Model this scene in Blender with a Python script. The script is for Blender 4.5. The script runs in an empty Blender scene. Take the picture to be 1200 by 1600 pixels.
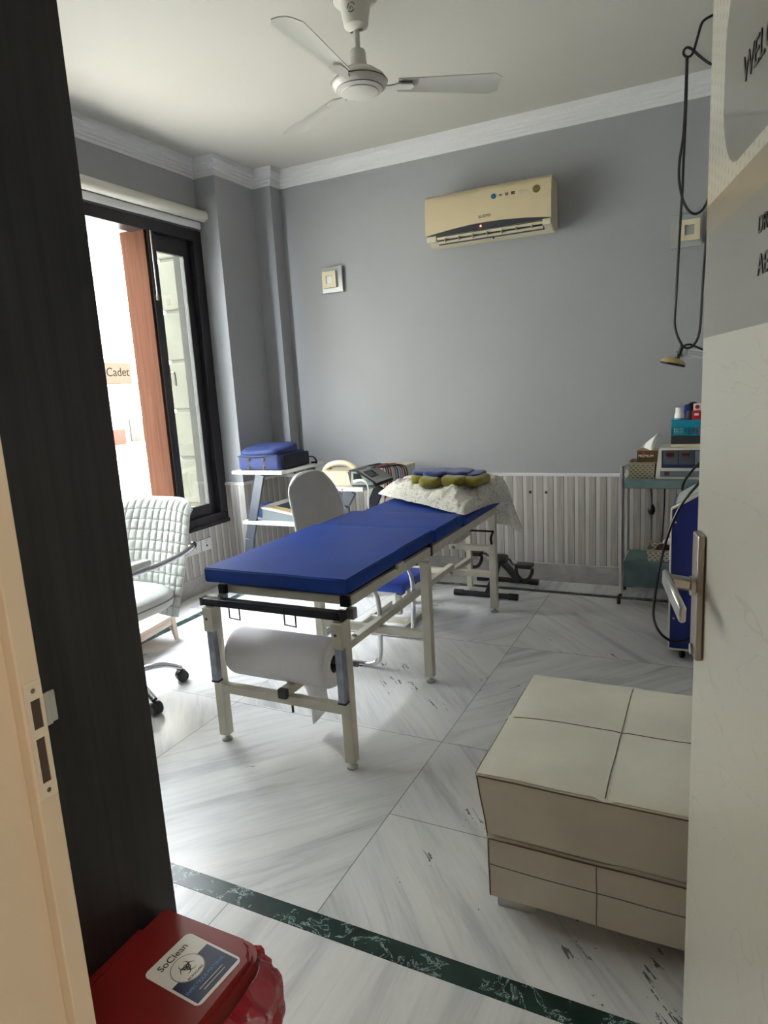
import bpy, bmesh, math, random
from mathutils import Vector, Matrix, noise
random.seed(7)
PI = math.pi
S = bpy.context.scene
COL = S.collection

# ------------------------------------------------------------------ camera
cd = bpy.data.cameras.new('camera')
cam = bpy.data.objects.new('camera', cd); COL.objects.link(cam)
YAW, PIT, ROL, FPX = -0.463422, -0.186552, -0.0583824, 1045.05
fwd = Vector((math.sin(YAW)*math.cos(PIT), math.cos(YAW)*math.cos(PIT), math.sin(PIT)))
rgt = Vector((math.cos(YAW), -math.sin(YAW), 0)); up = rgt.cross(fwd)
r2 = rgt*math.cos(ROL) + up*math.sin(ROL); u2 = -rgt*math.sin(ROL) + up*math.cos(ROL)
cam.matrix_world = Matrix(((r2.x, u2.x, -fwd.x, 0), (r2.y, u2.y, -fwd.y, 0), (r2.z, u2.z, -fwd.z, 1.42), (0, 0, 0, 1)))
cd.sensor_fit = 'VERTICAL'; cd.sensor_height = 36.0; cd.lens = FPX/1600*36.0
cd.clip_start = 0.02
S.camera = cam

# ------------------------------------------------------------------ colour, world, sun, exposure
S.view_settings.view_transform = 'Standard'
S.view_settings.look = 'None'
S.view_settings.gamma = 1.0
S.view_settings.use_curve_mapping = False
S.view_settings.exposure = 1.93
S.cycles.use_denoising = True
S.cycles.max_bounces = 10
S.cycles.diffuse_bounces = 7
S.cycles.glossy_bounces = 4
S.cycles.transmission_bounces = 6
S.cycles.transparent_max_bounces = 8
S.cycles.sample_clamp_indirect = 6.0
W = bpy.data.worlds.new('world'); S.world = W; W.use_nodes = True
bg = W.node_tree.nodes['Background']
bg.inputs[0].default_value = (0.86, 0.93, 1.0, 1); bg.inputs[1].default_value = 11.0
def lamp(name, kind, energy, loc, rot=(0, 0, 0), color=(1, 1, 1), **kw):
    l = bpy.data.lights.new(name, kind); l.energy = energy; l.color = color
    for k, v in kw.items(): setattr(l, k, v)
    o = bpy.data.objects.new(name, l); o.location = loc; o.rotation_euler = rot; COL.objects.link(o)
    return o
# sun on the outside of the neighbouring house
lamp('sun', 'SUN', 9, (-6, 0, 8), (math.radians(-38), math.radians(40), 0), (1, .97, .91), angle=0.03)
# portal guides sky light through the window opening
pl = lamp('window_portal', 'AREA', 1.0, (-3.62, 2.54, 1.52), (0, math.radians(-90), 0), shape='RECTANGLE', size=2.1, size_y=2.95)
pl.data.cycles.is_portal = True
# unseen fill lamp added in the hall to brighten the door jamb
lamp('hall_fill', 'AREA', 11.5, (1.15, -.75, 2.9), (0, math.radians(20), 0), (1, .84, .66), shape='RECTANGLE', size=.9, size_y=.9)

# ------------------------------------------------------------------ materials
def nodes(name):
    m = bpy.data.materials.new(name); m.use_nodes = True
    nt = m.node_tree; b = nt.nodes['Principled BSDF']
    return m, nt, b
def mat(name, col, rough=.5, metal=0, spec=.5, var=0, vscale=8, bump=0, bscale=60, coat=0, trans=0, emit=None, estr=0, sheen=0, alpha=1):
    m, nt, b = nodes(name)
    b.inputs['Base Color'].default_value = (*col, 1)
    b.inputs['Roughness'].default_value = rough
    b.inputs['Metallic'].default_value = metal
    b.inputs['Specular IOR Level'].default_value = spec
    b.inputs['Coat Weight'].default_value = coat
    b.inputs['Transmission Weight'].default_value = trans
    b.inputs['Sheen Weight'].default_value = sheen
    b.inputs['Alpha'].default_value = alpha
    if emit:
        b.inputs['Emission Color'].default_value = (*emit, 1); b.inputs['Emission Strength'].default_value = estr
    tc = nt.nodes.new('ShaderNodeTexCoord')
    if var:
        n = nt.nodes.new('ShaderNodeTexNoise'); n.inputs['Scale'].default_value = vscale; n.inputs['Detail'].default_value = 5
        nt.links.new(tc.outputs['Object'], n.inputs['Vector'])
        r = nt.nodes.new('ShaderNodeValToRGB')
        r.color_ramp.elements[0].position = .3; r.color_ramp.elements[1].position = .7
        r.color_ramp.elements[0].color = (*[max(0, c*(1-var)) for c in col], 1)
        r.color_ramp.elements[1].color = (*[min(1, c*(1+var*.5)) for c in col], 1)
        nt.links.new(n.outputs['Fac'], r.inputs['Fac']); nt.links.new(r.outputs['Color'], b.inputs['Base Color'])
    if bump:
        n2 = nt.nodes.new('ShaderNodeTexNoise'); n2.inputs['Scale'].default_value = bscale; n2.inputs['Detail'].default_value = 3
        nt.links.new(tc.outputs['Object'], n2.inputs['Vector'])
        bp = nt.nodes.new('ShaderNodeBump'); bp.inputs['Strength'].default_value = bump; bp.inputs['Distance'].default_value = .004
        nt.links.new(n2.outputs['Fac'], bp.inputs['Height']); nt.links.new(bp.outputs['Normal'], b.inputs['Normal'])
    return m

class NB:
    """small node-graph helper"""
    def __init__(s, nt): s.nt = nt
    def n(s, t, **k):
        x = s.nt.nodes.new(t)
        for a, v in k.items(): setattr(x, a, v)
        return x
    def set(s, node, idx, v):
        if hasattr(v, 'is_linked') or isinstance(v, bpy.types.NodeSocket): s.nt.links.new(v, node.inputs[idx])
        else: node.inputs[idx].default_value = v
    def m(s, op, a, b=0.0, c=0.0):
        x = s.n('ShaderNodeMath', operation=op); s.set(x, 0, a); s.set(x, 1, b)
        if op in ('MULTIPLY_ADD', 'SMOOTH_MIN', 'WRAP', 'COMPARE'): s.set(x, 2, c)
        return x.outputs[0]
    def mix(s, f, a, b):
        x = s.n('ShaderNodeMix', data_type='RGBA'); s.set(x, 0, f); s.set(x, 6, a); s.set(x, 7, b)
        return x.outputs[2]
    def pos(s):
        tc = s.n('ShaderNodeNewGeometry'); sp = s.n('ShaderNodeSeparateXYZ'); s.nt.links.new(tc.outputs['Position'], sp.inputs[0])
        return sp.outputs[0], sp.outputs[1], sp.outputs[2]
    def vec(s, x, y, z):
        c = s.n('ShaderNodeCombineXYZ'); s.set(c, 0, x); s.set(c, 1, y); s.set(c, 2, z); return c.outputs[0]
    def noise(s, v, scale, detail=4, rough=.5, dist=0):
        x = s.n('ShaderNodeTexNoise'); s.nt.links.new(v, x.inputs['Vector'])
        x.inputs['Scale'].default_value = scale; x.inputs['Detail'].default_value = detail
        x.inputs['Roughness'].default_value = rough; x.inputs['Distortion'].default_value = dist
        return x.outputs['Fac']
    def band(s, v, lo, hi):
        return s.m('MULTIPLY', s.m('GREATER_THAN', v, lo), s.m('LESS_THAN', v, hi))
    def ramp(s, f, stops):
        x = s.n('ShaderNodeValToRGB'); s.nt.links.new(f, x.inputs[0]); cr = x.color_ramp
        while len(cr.elements) < len(stops): cr.elements.new(.5)
        for e, (p, c) in zip(cr.elements, stops): e.position = p; e.color = (*c, 1)
        return x.outputs[0]

def marble_mat():
    m, nt, b = nodes('marble_floor'); g = NB(nt); x, y, z = g.pos()
    # mitred quadrants: vein direction flips from slab to slab
    right = g.m('GREATER_THAN', x, -0.945)
    row = g.m('FLOOR', g.m('MULTIPLY', g.m('SUBTRACT', y, 1.27), 1/1.03))
    colm = g.m('FLOOR', g.m('MULTIPLY', g.m('SUBTRACT', x, -0.945), 1/1.03))
    par = g.m('FLOORED_MODULO', g.m('ADD', g.m('MULTIPLY', row, 1.0), colm), 2.0)
    sign = g.m('SUBTRACT', 1.0, g.m('MULTIPLY', g.m('FLOORED_MODULO', g.m('ADD', colm, 1.0), 2.0), 2.0))
    inner = g.m('MULTIPLY', g.band(y, 1.30, 4.33), g.m('GREATER_THAN', x, -3.03))
    rowp = g.m('SUBTRACT', 1.0, g.m('MULTIPLY', g.m('FLOORED_MODULO', row, 2.0), 2.0))
    sgn = g.m('MULTIPLY', sign, rowp)
    xs = g.m('MULTIPLY', x, sgn)
    # along / across the 48 degree vein
    ca, sa = math.cos(math.radians(48)), math.sin(math.radians(48))
    al = g.m('ADD', g.m('MULTIPLY', xs, ca), g.m('MULTIPLY', y, sa))
    ac = g.m('SUBTRACT', g.m('MULTIPLY', y, ca), g.m('MULTIPLY', xs, sa))
    al2 = y; ac2 = x
    A = g.m('ADD', g.m('MULTIPLY', al, inner), g.m('MULTIPLY', al2, g.m('SUBTRACT', 1.0, inner)))
    B = g.m('ADD', g.m('MULTIPLY', ac, inner), g.m('MULTIPLY', ac2, g.m('SUBTRACT', 1.0, inner)))
    off = g.m('MULTIPLY', row, 3.7)
    v1 = g.vec(g.m('MULTIPLY', A, .55), g.m('MULTIPLY', B, 5.0), off)
    v2 = g.vec(g.m('MULTIPLY', A, 1.3), g.m('MULTIPLY', B, 17.0), off)
    v3 = g.vec(g.m('MULTIPLY', A, .7), g.m('MULTIPLY', B, 8.0), g.m('ADD', off, 1.3))
    n1 = g.noise(v1, 1.3, 5, .6, .6); n2 = g.noise(v2, 1.6, 6, .65, .4); n3 = g.noise(v3, 1.0, 6, .62, .3)
    base = g.ramp(n1, [(.28, (.42, .42, .44)), (.46, (.66, .655, .66)), (.7, (.76, .75, .735))])
    fine = g.ramp(n2, [(.28, (.80, .79, .80)), (.5, (1, 1, 1)), (.8, (.93, .91, .89))])
    mx = g.n('ShaderNodeMix', data_type='RGBA', blend_type='MULTIPLY'); mx.inputs[0].default_value = 1
    nt.links.new(base, mx.inputs[6]); nt.links.new(fine, mx.inputs[7])
    # sparse black veins
    ridge = g.m('ABSOLUTE', g.m('SUBTRACT', n3, .5))
    line = g.m('LESS_THAN', ridge, .010)
    v4 = g.vec(A, g.m('MULTIPLY', B, 1.6), g.m('ADD', off, 5.0))
    brk = g.m('GREATER_THAN', g.noise(v4, 2.6, 6, .75, .3), .615)
    col = g.mix(g.m('MULTIPLY', g.m('MULTIPLY', line, brk), .8), mx.outputs[2], (.05, .05, .06, 1))
    # slab joints
    def joint(v, at, w=.0016): return g.m('LESS_THAN', g.m('ABSOLUTE', g.m('SUBTRACT', v, at)), w)
    J = joint(x, -.945)
    for at, side in ((2.29, None), (3.33, None), (1.80, 'r')):
        j = joint(y, at)
        if side == 'r': j = g.m('MULTIPLY', j, right)
        J = g.m('MAXIMUM', J, j)
    J = g.m('MAXIMUM', J, joint(x, -1.975))
    J = g.m('MULTIPLY', J, inner)
    for at in (-2.3, -1.2, -.1): J = g.m('MAXIMUM', J, g.m('MULTIPLY', joint(x, at), g.m('SUBTRACT', 1.0, inner)))
    col = g.mix(g.m('MULTIPLY', J, .75), col, (.13, .12, .12, 1))
    nt.links.new(col, b.inputs['Base Color'])
    b.inputs['Roughness'].default_value = .27; b.inputs['Specular IOR Level'].default_value = .32
    return m

def green_marble():
    m, nt, b = nodes('green_marble'); g = NB(nt); x, y, z = g.pos()
    v = g.vec(x, y, z)
    n1 = g.noise(v, 11, 6, .68, 1.6)
    r = g.m('ABSOLUTE', g.m('SUBTRACT', n1, .5))
    f = g.m('MULTIPLY', g.m('LESS_THAN', r, .012), g.m('GREATER_THAN', g.noise(v, 7, 3), .47))
    n2 = g.noise(v, 9, 4)
    base = g.ramp(n2, [(.35, (.004, .014, .013)), (.7, (.02, .05, .042))])
    nt.links.new(g.mix(f, base, (.30, .40, .38, 1)), b.inputs['Base Color'])
    b.inputs['Roughness'].default_value = .28; b.inputs['Specular IOR Level'].default_value = .3
    return m

def plank_mat():
    m, nt, b = nodes('striped_plank_tile'); g = NB(nt); x, y, z = g.pos()
    u = g.m('ADD', x, y)
    f = g.m('FRACT', g.m('MULTIPLY', u, 1/.0705))
    idx = g.m('FLOOR', g.m('MULTIPLY', u, 1/.0705))
    v = g.vec(g.m('MULTIPLY', u, 30), idx, g.m('MULTIPLY', z, 1.6))
    n = g.noise(v, 1.5, 6, .65, .5)
    wood = g.ramp(n, [(.3, (.33, .295, .275)), (.5, (.43, .395, .37)), (.75, (.53, .495, .47))])
    lightn = g.ramp(n, [(.3, (.54, .52, .50)), (.7, (.62, .60, .58))])
    col = g.mix(g.band(f, .06, .38), wood, lightn)
    col = g.mix(g.m('LESS_THAN', f, .055), col, (.13, .11, .10, 1))
    nt.links.new(col, b.inputs['Base Color']); b.inputs['Roughness'].default_value = .35
    bp = g.n('ShaderNodeBump'); bp.inputs['Strength'].default_value = .5; bp.inputs['Distance'].default_value = .003
    nt.links.new(g.m('GREATER_THAN', f, .055), bp.inputs['Height']); nt.links.new(bp.outputs['Normal'], b.inputs['Normal'])
    return m

def darkwood_mat(name='dark_laminate', c0=(.009, .008, .009), c1=(.02, .018, .018), rough=.42):
    m, nt, b = nodes(name); g = NB(nt); x, y, z = g.pos()
    v = g.vec(g.m('MULTIPLY', x, 30), g.m('MULTIPLY', y, 30), g.m('MULTIPLY', z, .9))
    n = g.noise(v, 1.6, 6, .6, .3)
    nt.links.new(g.ramp(n, [(.35, c0), (.65, c1)]), b.inputs['Base Color']); b.inputs['Roughness'].default_value = rough
    return m

def wood_mat(name, c0, c1, sc=(30, 30, 1.5), rough=.45):
    m, nt, b = nodes(name); g = NB(nt); x, y, z = g.pos()
    v = g.vec(g.m('MULTIPLY', x, sc[0]), g.m('MULTIPLY', y, sc[1]), g.m('MULTIPLY', z, sc[2]))
    nt.links.new(g.ramp(g.noise(v, 1.4, 6, .6, .6), [(.3, c0), (.7, c1)]), b.inputs['Base Color']); b.inputs['Roughness'].default_value = rough
    return m

M = {}
M['wall'] = mat('grey_blue_paint', (.345, .35, .365), .55, var=.05, vscale=1.2, bump=.05, bscale=120)
M['ceiling'] = mat('ceiling_paint', (.51, .495, .45), .8, var=.03, vscale=1.0)
M['cornice'] = mat('cornice_plaster', (.70, .70, .71), .6)
M['marble'] = marble_mat(); M['green'] = green_marble(); M['plank'] = plank_mat()
M['skirt'] = wood_mat('stone_skirting', (.33, .31, .30), (.50, .47, .45), (5, 5, 8), .3)
M['darkwood'] = darkwood_mat()
M['winframe'] = darkwood_mat('dark_stained_wood', (.008, .007, .010), (.022, .018, .022), .3)
M['redwood'] = wood_mat('reddish_wood', (.040, .017, .010), (.065, .030, .018), (30, 30, 1.2))  # darker than the real board, daylight toned down in the colour
M['platecream'] = mat('painted_steel_plate', (.66, .60, .50), .4, .2)
M['jamb'] = mat('cream_painted_jamb', (.62, .53, .41), .5, var=.06, vscale=5, bump=.2, bscale=30)
M['halltile'] = mat('hall_paint', (.6, .55, .47), .7)
M['steel'] = mat('brushed_steel', (.55, .53, .50), .28, 1.0)
M['bronze'] = mat('dull_nickel', (.33, .30, .27), .36, 1.0)
M['chrome'] = mat('chrome', (.62, .63, .65), .12, 1.0)
M['chromedark'] = mat('worn_chrome', (.30, .31, .35), .25, 1.0, var=.3, vscale=30)
M['creammetal'] = mat('cream_powder_coat', (.56, .525, .43), .42, var=.08, vscale=12)
M['black'] = mat('black_plastic', (.012, .012, .014), .4)
M['blackbar'] = mat('black_enamel_bar', (.03, .028, .035), .25, .3, var=.3, vscale=25)
M['bluevinyl'] = mat('blue_vinyl', (.006, .040, .26), .5, var=.15, vscale=6, bump=.12, bscale=18)
M['bluevinyl2'] = mat('bright_blue_vinyl', (.016, .06, .42), .4, bump=.1, bscale=20)
M['paper'] = mat('white_tissue_paper', (.74, .72, .74), .9, bump=.2, bscale=40)
M['cardboard'] = mat('cardboard_core', (.06, .045, .035), .9)
M['whitevinyl'] = mat('white_quilted_leatherette', (.74, .75, .72), .45, var=.05, vscale=9, bump=.1, bscale=80)
M['seamgrey'] = mat('grey_stitching', (.28, .28, .27), .8)
M['beigefab'] = mat('beige_chair_fabric', (.50, .475, .42), .85, var=.06, vscale=7, bump=.15, bscale=200, sheen=.2)
M['beigeply'] = mat('beige_plastic_step', (.66, .53, .42), .5, var=.1, vscale=6)
M['whitelam'] = mat('white_laminate', (.72, .73, .70), .4)
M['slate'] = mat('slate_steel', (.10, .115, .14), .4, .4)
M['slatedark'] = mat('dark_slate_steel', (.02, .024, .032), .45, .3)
M['bagblue'] = mat('navy_bag_fabric', (.028, .045, .17), .7, var=.2, vscale=20, bump=.3, bscale=220)
M['bagdark'] = mat('dark_navy_fabric', (.010, .012, .028), .8, bump=.3, bscale=220)
M['creamplas'] = mat('cream_abs_plastic', (.66, .58, .42), .4)
M['whiteplas'] = mat('offwhite_plastic', (.66, .64, .57), .4)
M['acplas'] = mat('yellowed_white_plastic', (.60, .50, .32), .35, var=.08, vscale=3)
M['acplas2'] = mat('cream_ac_casing', (.60, .54, .40), .4)
M['greyplas'] = mat('grey_blue_plastic', (.17, .20, .22), .45)
M['darkplas'] = mat('charcoal_plastic', (.035, .04, .05), .35)
M['screen'] = mat('dark_screen', (.02, .024, .025), .15)
M['panelgrey'] = mat('grey_green_panel', (.34, .37, .33), .4)
M['ottoman'] = mat('cream_leatherette', (.66, .62, .52), .45, var=.12, vscale=4, bump=.25, bscale=14)
M['red'] = mat('red_bin_plastic', (.23, .014, .012), .42, var=.12, vscale=10)
M['redbag'] = mat('red_film_bag', (.34, .008, .022), .2, alpha=.82)
M['yellow'] = mat('yellow_sign_plastic', (.75, .55, .03), .5)
M['white'] = mat('white_paint', (.8, .8, .78), .5)
M['navy'] = mat('navy_print', (.012, .025, .09), .4)
M['skyblue'] = mat('light_blue_print', (.10, .32, .62), .4)
M['ink'] = mat('black_ink', (.01, .01, .01), .5)
M['glass'] = mat('window_glass', (.9, .95, .95), .02, trans=1)
M['fan'] = mat('fan_enamel', (.62, .60, .55), .3)
M['fanblade'] = mat('fan_blade_enamel', (.50, .49, .45), .45)
M['maroon'] = mat('maroon_trim', (.10, .03, .03), .4)
M['tealcloth'] = mat('teal_cotton_drape', (.13, .20, .205), .9, var=.25, vscale=9, bump=.4, bscale=25)
M['rattan'] = mat('woven_plastic_rattan', (.46, .41, .31), .6)
M['tan'] = mat('taupe_basket', (.30, .25, .18), .6)
M['tissuebox'] = mat('brown_printed_card', (.085, .045, .012), .5)
M['cyan'] = mat('turquoise_plastic', (.005, .25, .38), .4)
M['redcard'] = mat('red_card', (.5, .015, .03), .45)
M['booth'] = mat('cabinet_blue_enamel', (.010, .022, .16), .35)
M['bluebox'] = mat('blue_sachet', (.01, .03, .2), .5)
M['yellowknit'] = mat('mustard_terry', (.20, .17, .010), .95, var=.25, vscale=30, bump=.6, bscale=260, sheen=.3)
M['blueknit'] = mat('royal_blue_terry', (.01, .028, .17), .95, var=.25, vscale=30, bump=.6, bscale=260, sheen=.3)
M['lampshade'] = mat('yellowed_lamp_head', (.50, .37, .17), .4)
M['sconcein'] = mat('cream_sconce_face', (.68, .60, .42), .5)
M['sconceglass'] = mat('grey_green_glass', (.36, .38, .37), .12)
M['ledred'] = mat('red_led', (.5, .02, .02), .4, emit=(1, .08, .05), estr=3)
M['leddull'] = mat('dull_red_display', (.10, .006, .01), .2)
M['gold'] = mat('gold_sticker', (.16, .12, .02), .4)
M['bluestick'] = mat('blue_sticker', (.01, .10, .26), .4)
M['bluegreen'] = mat('bluegreen_sticker', (.2, .25, .22), .4)
M['sockets'] = mat('white_socket_plastic', (.72, .72, .70), .35)
M['signink'] = mat('faded_sign_ink', (.004, .003, .002), .95, spec=.02)
M['facade'] = mat('sunlit_render', (.36, .345, .30), .9, var=.08, vscale=2)  # daylight toned down in colour: house, sign, pier, low wall darker than real
M['signtan'] = mat('tan_sign_board', (.030, .021, .014), .8)
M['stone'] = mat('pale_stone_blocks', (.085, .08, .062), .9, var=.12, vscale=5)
M['ground'] = mat('pale_paving', (.5, .47, .42), .9)
M['greystone'] = mat('grey_render', (.035, .033, .028), .9, var=.1, vscale=6)
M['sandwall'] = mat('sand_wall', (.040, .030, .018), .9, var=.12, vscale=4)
M['brick'] = mat('red_painted_wall', (.10, .02, .014), .9)
M['mauve'] = mat('maroon_wool', (.10, .02, .03), .9, var=.5, vscale=60)

def pillow_mat():
    m, nt, b = nodes('printed_pillow_cotton'); g = NB(nt)
    tc = g.n('ShaderNodeTexCoord')
    n = g.noise(tc.outputs['Object'], 24, 2, .5, 1.4)
    line = g.m('LESS_THAN', g.m('ABSOLUTE', g.m('SUBTRACT', n, .5)), .022)
    nt.links.new(g.mix(g.m('MULTIPLY', line, .6), (.58, .555, .50, 1), (.17, .16, .14, 1)), b.inputs['Base Color'])
    b.inputs['Roughness'].default_value = .9
    bp = g.n('ShaderNodeBump'); bp.inputs['Strength'].default_value = .5; bp.inputs['Distance'].default_value = .01
    nt.links.new(g.noise(tc.outputs['Object'], 14, 4, .6, 1), bp.inputs['Height']); nt.links.new(bp.outputs['Normal'], b.inputs['Normal'])
    return m
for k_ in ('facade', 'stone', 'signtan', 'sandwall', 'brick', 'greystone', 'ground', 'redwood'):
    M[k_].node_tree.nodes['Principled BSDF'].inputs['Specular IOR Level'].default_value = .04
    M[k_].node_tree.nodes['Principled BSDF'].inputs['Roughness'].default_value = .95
M['bluevinyl'].node_tree.nodes['Principled BSDF'].inputs['Specular IOR Level'].default_value = .3
M['pillow'] = pillow_mat()

def weave_mat(name, c, dark, sc=130):
    m, nt, b = nodes(name); g = NB(nt); x, y, z = g.pos()
    u = g.m('ADD', x, y)
    row = g.m('FLOOR', g.m('MULTIPLY', z, sc*.9))
    f1 = g.m('FRACT', g.m('ADD', g.m('MULTIPLY', u, sc*.42), g.m('MULTIPLY', row, .5)))
    f2 = g.m('FRACT', g.m('MULTIPLY', z, sc*.9))
    hole = g.m('MULTIPLY', g.band(f1, .28, .72), g.band(f2, .25, .75))
    nt.links.new(g.mix(hole, (*c, 1), (*dark, 1)), b.inputs['Base Color']); b.inputs['Roughness'].default_value = .6
    return m
M['weave'] = weave_mat('cream_lattice_basket', (.74, .70, .60), (.14, .12, .09), 75)
M['weavetan'] = weave_mat('taupe_lattice_basket', (.36, .31, .22), (.09, .07, .045), 90)

# door leaf: glossy laminate with printed film, u = distance from leading edge, z height
DE = Vector((-.02, 1.2, 0)); DD = Vector((.208, -.978, 0)).normalized(); DN = Vector((DD.y, -DD.x, 0))
def door_mat():
    m, nt, b = nodes('glossy_door_laminate'); g = NB(nt); x, y, z = g.pos()
    u = g.m('ADD', g.m('MULTIPLY', g.m('SUBTRACT', x, DE.x), DD.x), g.m('MULTIPLY', g.m('SUBTRACT', y, DE.y), DD.y))
    v = g.vec(u, z, 0.0)
    # pale wood-figured laminate below
    w = g.noise(g.vec(g.m('MULTIPLY', u, 1.2), g.m('MULTIPLY', z, 5.0), 0.0), 1.4, 4, .5, 1.2)
    wl = g.m('LESS_THAN', g.m('ABSOLUTE', g.m('SUBTRACT', w, .5)), .004)
    lam = g.mix(g.m('MULTIPLY', wl, .35), (.50, .475, .41, 1), (.33, .31, .27, 1))
    # dotted cream film with a grey rounded patch
    fu = g.m('FRACT', g.m('MULTIPLY', u, 1/.020)); ci = g.m('FLOOR', g.m('MULTIPLY', u, 1/.020))
    fz = g.m('FRACT', g.m('ADD', g.m('MULTIPLY', z, 1/.017), g.m('MULTIPLY', ci, .5)))
    dash = g.m('MULTIPLY', g.band(fu, .35, .6), g.band(fz, .25, .75))
    film = g.mix(g.m('MULTIPLY', dash, .6), (.50, .47, .39, 1), (.26, .24, .20, 1))
    # rounded rectangle u 0.09.., z 1.68..2.0, radius .09
    qx = g.m('MAXIMUM', g.m('SUBTRACT', g.m('ABSOLUTE', g.m('SUBTRACT', u, .36)), .18), 0.0)
    qz = g.m('MAXIMUM', g.m('SUBTRACT', g.m('ABSOLUTE', g.m('SUBTRACT', z, 1.80)), .03), 0.0)
    d = g.m('SQRT', g.m('ADD', g.m('MULTIPLY', qx, qx), g.m('MULTIPLY', g.m('MULTIPLY', qz, qz), .9)))
    film = g.mix(g.m('LESS_THAN', d, .09), film, (.17, .155, .135, 1))
    col = g.mix(g.m('GREATER_THAN', z, 1.657), lam, film)
    col = g.mix(g.band(z, 1.464, 1.657), col, (.20, .185, .16, 1))
    col = g.mix(g.band(z, 1.615, 1.657), col, (.25, .20, .13, 1))  # tan strip: a reflection painted into the door colour
    # faint dashes at the foot
    foot = g.m('MULTIPLY', g.m('LESS_THAN', z, .62), g.m('LESS_THAN', u, .06))
    col = g.mix(g.m('MULTIPLY', g.m('MULTIPLY', dash, foot), .4), col, (.3, .28, .24, 1))
    nt.links.new(col, b.inputs['Base Color'])
    b.inputs['Roughness'].default_value = .30; b.inputs['Coat Weight'].default_value = .35; b.inputs['Coat Roughness'].default_value = .05
    return m
M['door'] = door_mat()

# ------------------------------------------------------------------ mesh helpers
WL = {}
XF = Matrix.Identity(4)
def obj(name, bm, m, parent=None, smooth=False, label=None, kind=None, mod=None):
    bm.transform(XF)
    bmesh.ops.recalc_face_normals(bm, faces=bm.faces[:])
    me = bpy.data.meshes.new(name)
    vs = [v.co for v in bm.verts]
    c = Vector([(min(v[i] for v in vs)+max(v[i] for v in vs))/2 for i in range(3)]) if vs else Vector()
    bmesh.ops.translate(bm, verts=bm.verts[:], vec=-c)
    bm.to_mesh(me); bm.free()
    if smooth:
        me.polygons.foreach_set('use_smooth', [True]*len(me.polygons))
        try: me.set_sharp_from_angle(angle=math.radians(42))
        except Exception: pass
    o = bpy.data.objects.new(name, me); COL.objects.link(o)
    if isinstance(m, (list, tuple)):
        for k in m: me.materials.append(M[k])
    else: me.materials.append(M[m])
    if parent is not None:
        o.parent = parent; o.location = c - WL[parent.name]
    else: o.location = c
    WL[o.name] = c
    if label: o['label'] = label
    if kind: o['kind'] = kind
    if mod: mod(o)
    return o
def tag(o, label, cat, group=None):
    o['label'] = label; o['category'] = cat
    if group: o['group'] = group
    return o
def thing(name, label, cat, loc=(0, 0, 0), group=None):
    o = bpy.data.objects.new(name, None); COL.objects.link(o)
    o.empty_display_size = .05
    l = XF @ Vector(loc); o.location = l; WL[o.name] = l
    return tag(o, label, cat, group)
def struct(name, bm, m, **k): return obj(name, bm, m, kind='structure', **k)
def nb(): return bmesh.new()
def box(bm, x0, x1, y0, y1, z0, z1, bev=0, seg=2, mi=0, rot=None, piv=None):
    r = bmesh.ops.create_cube(bm, size=1)
    vs = r['verts']
    for v in vs:
        v.co = Vector(((x0+x1)/2+v.co.x*(x1-x0), (y0+y1)/2+v.co.y*(y1-y0), (z0+z1)/2+v.co.z*(z1-z0)))
    fs = set(f for v in vs for f in v.link_faces)
    for f in fs: f.material_index = mi
    if rot is not None:
        p = Vector(piv) if piv else Vector(((x0+x1)/2, (y0+y1)/2, (z0+z1)/2))
        bmesh.ops.rotate(bm, cent=p, matrix=rot, verts=vs)
    if bev > 0:
        es = set(e for v in vs for e in v.link_edges)
        rr = bmesh.ops.bevel(bm, geom=list(es), offset=bev, segments=seg, affect='EDGES', profile=.5, clamp_overlap=True)
        for f in rr['faces']: f.material_index = mi
    return bm
def B(*a, **k): return box(nb(), *a, **k)
def frame_of(d):
    d = d.normalized(); a = Vector((0, 0, 1)) if abs(d.z) < .9 else Vector((1, 0, 0))
    s = d.cross(a).normalized(); return s, s.cross(d).normalized()
def smooth_path(pts, n=6):
    P = [Vector(p) for p in pts]
    if len(P) < 3 or n < 2: return P
    out = []
    for i in range(len(P)-1):
        p0 = P[i-1] if i else P[0]*2-P[1]; p1 = P[i]; p2 = P[i+1]; p3 = P[i+2] if i+2 < len(P) else P[-1]*2-P[-2]
        for k in range(n):
            t = k/n
            out.append(.5*((2*p1)+(-p0+p2)*t+(2*p0-5*p1+4*p2-p3)*t*t+(-p0+3*p1-3*p2+p3)*t**3))
    out.append(P[-1]); return out
def tube(bm, pts, r, seg=10, sm=0, caps=True, closed=False, mi=0, flat=None):
    P = smooth_path(pts, sm) if sm else [Vector(p) for p in pts]
    rings = []; s0 = None
    for i, p in enumerate(P):
        if closed: d = P[(i+1) % len(P)]-P[i-1]
        else: d = P[min(i+1, len(P)-1)]-P[max(i-1, 0)]
        d = d.normalized()
        if s0 is None: s, t = frame_of(d)
        else:
            s = (s0-d*s0.dot(d))
            s = s.normalized() if s.length > 1e-5 else frame_of(d)[0]
            t = s.cross(d).normalized()
        s0 = s
        rr = r[i] if isinstance(r, (list, tuple)) and len(r) == len(P) else (r if not isinstance(r, (list, tuple)) else r[0]+(r[1]-r[0])*i/(len(P)-1))
        rings.append([bm.verts.new(p+(s*math.cos(2*PI*k/seg)+t*math.sin(2*PI*k/seg)*(flat or 1))*rr) for k in range(seg)])
    n = len(rings)
    for i in range(n if closed else n-1):
        a, b2 = rings[i], rings[(i+1) % n]
        for k in range(seg):
            f = bm.faces.new((a[k], a[(k+1) % seg], b2[(k+1) % seg], b2[k])); f.material_index = mi
    if caps and not closed:
        bm.faces.new(rings[0]).material_index = mi; bm.faces.new(rings[-1]).material_index = mi
    return bm
def T(*a, **k): return tube(nb(), *a, **k)
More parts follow.
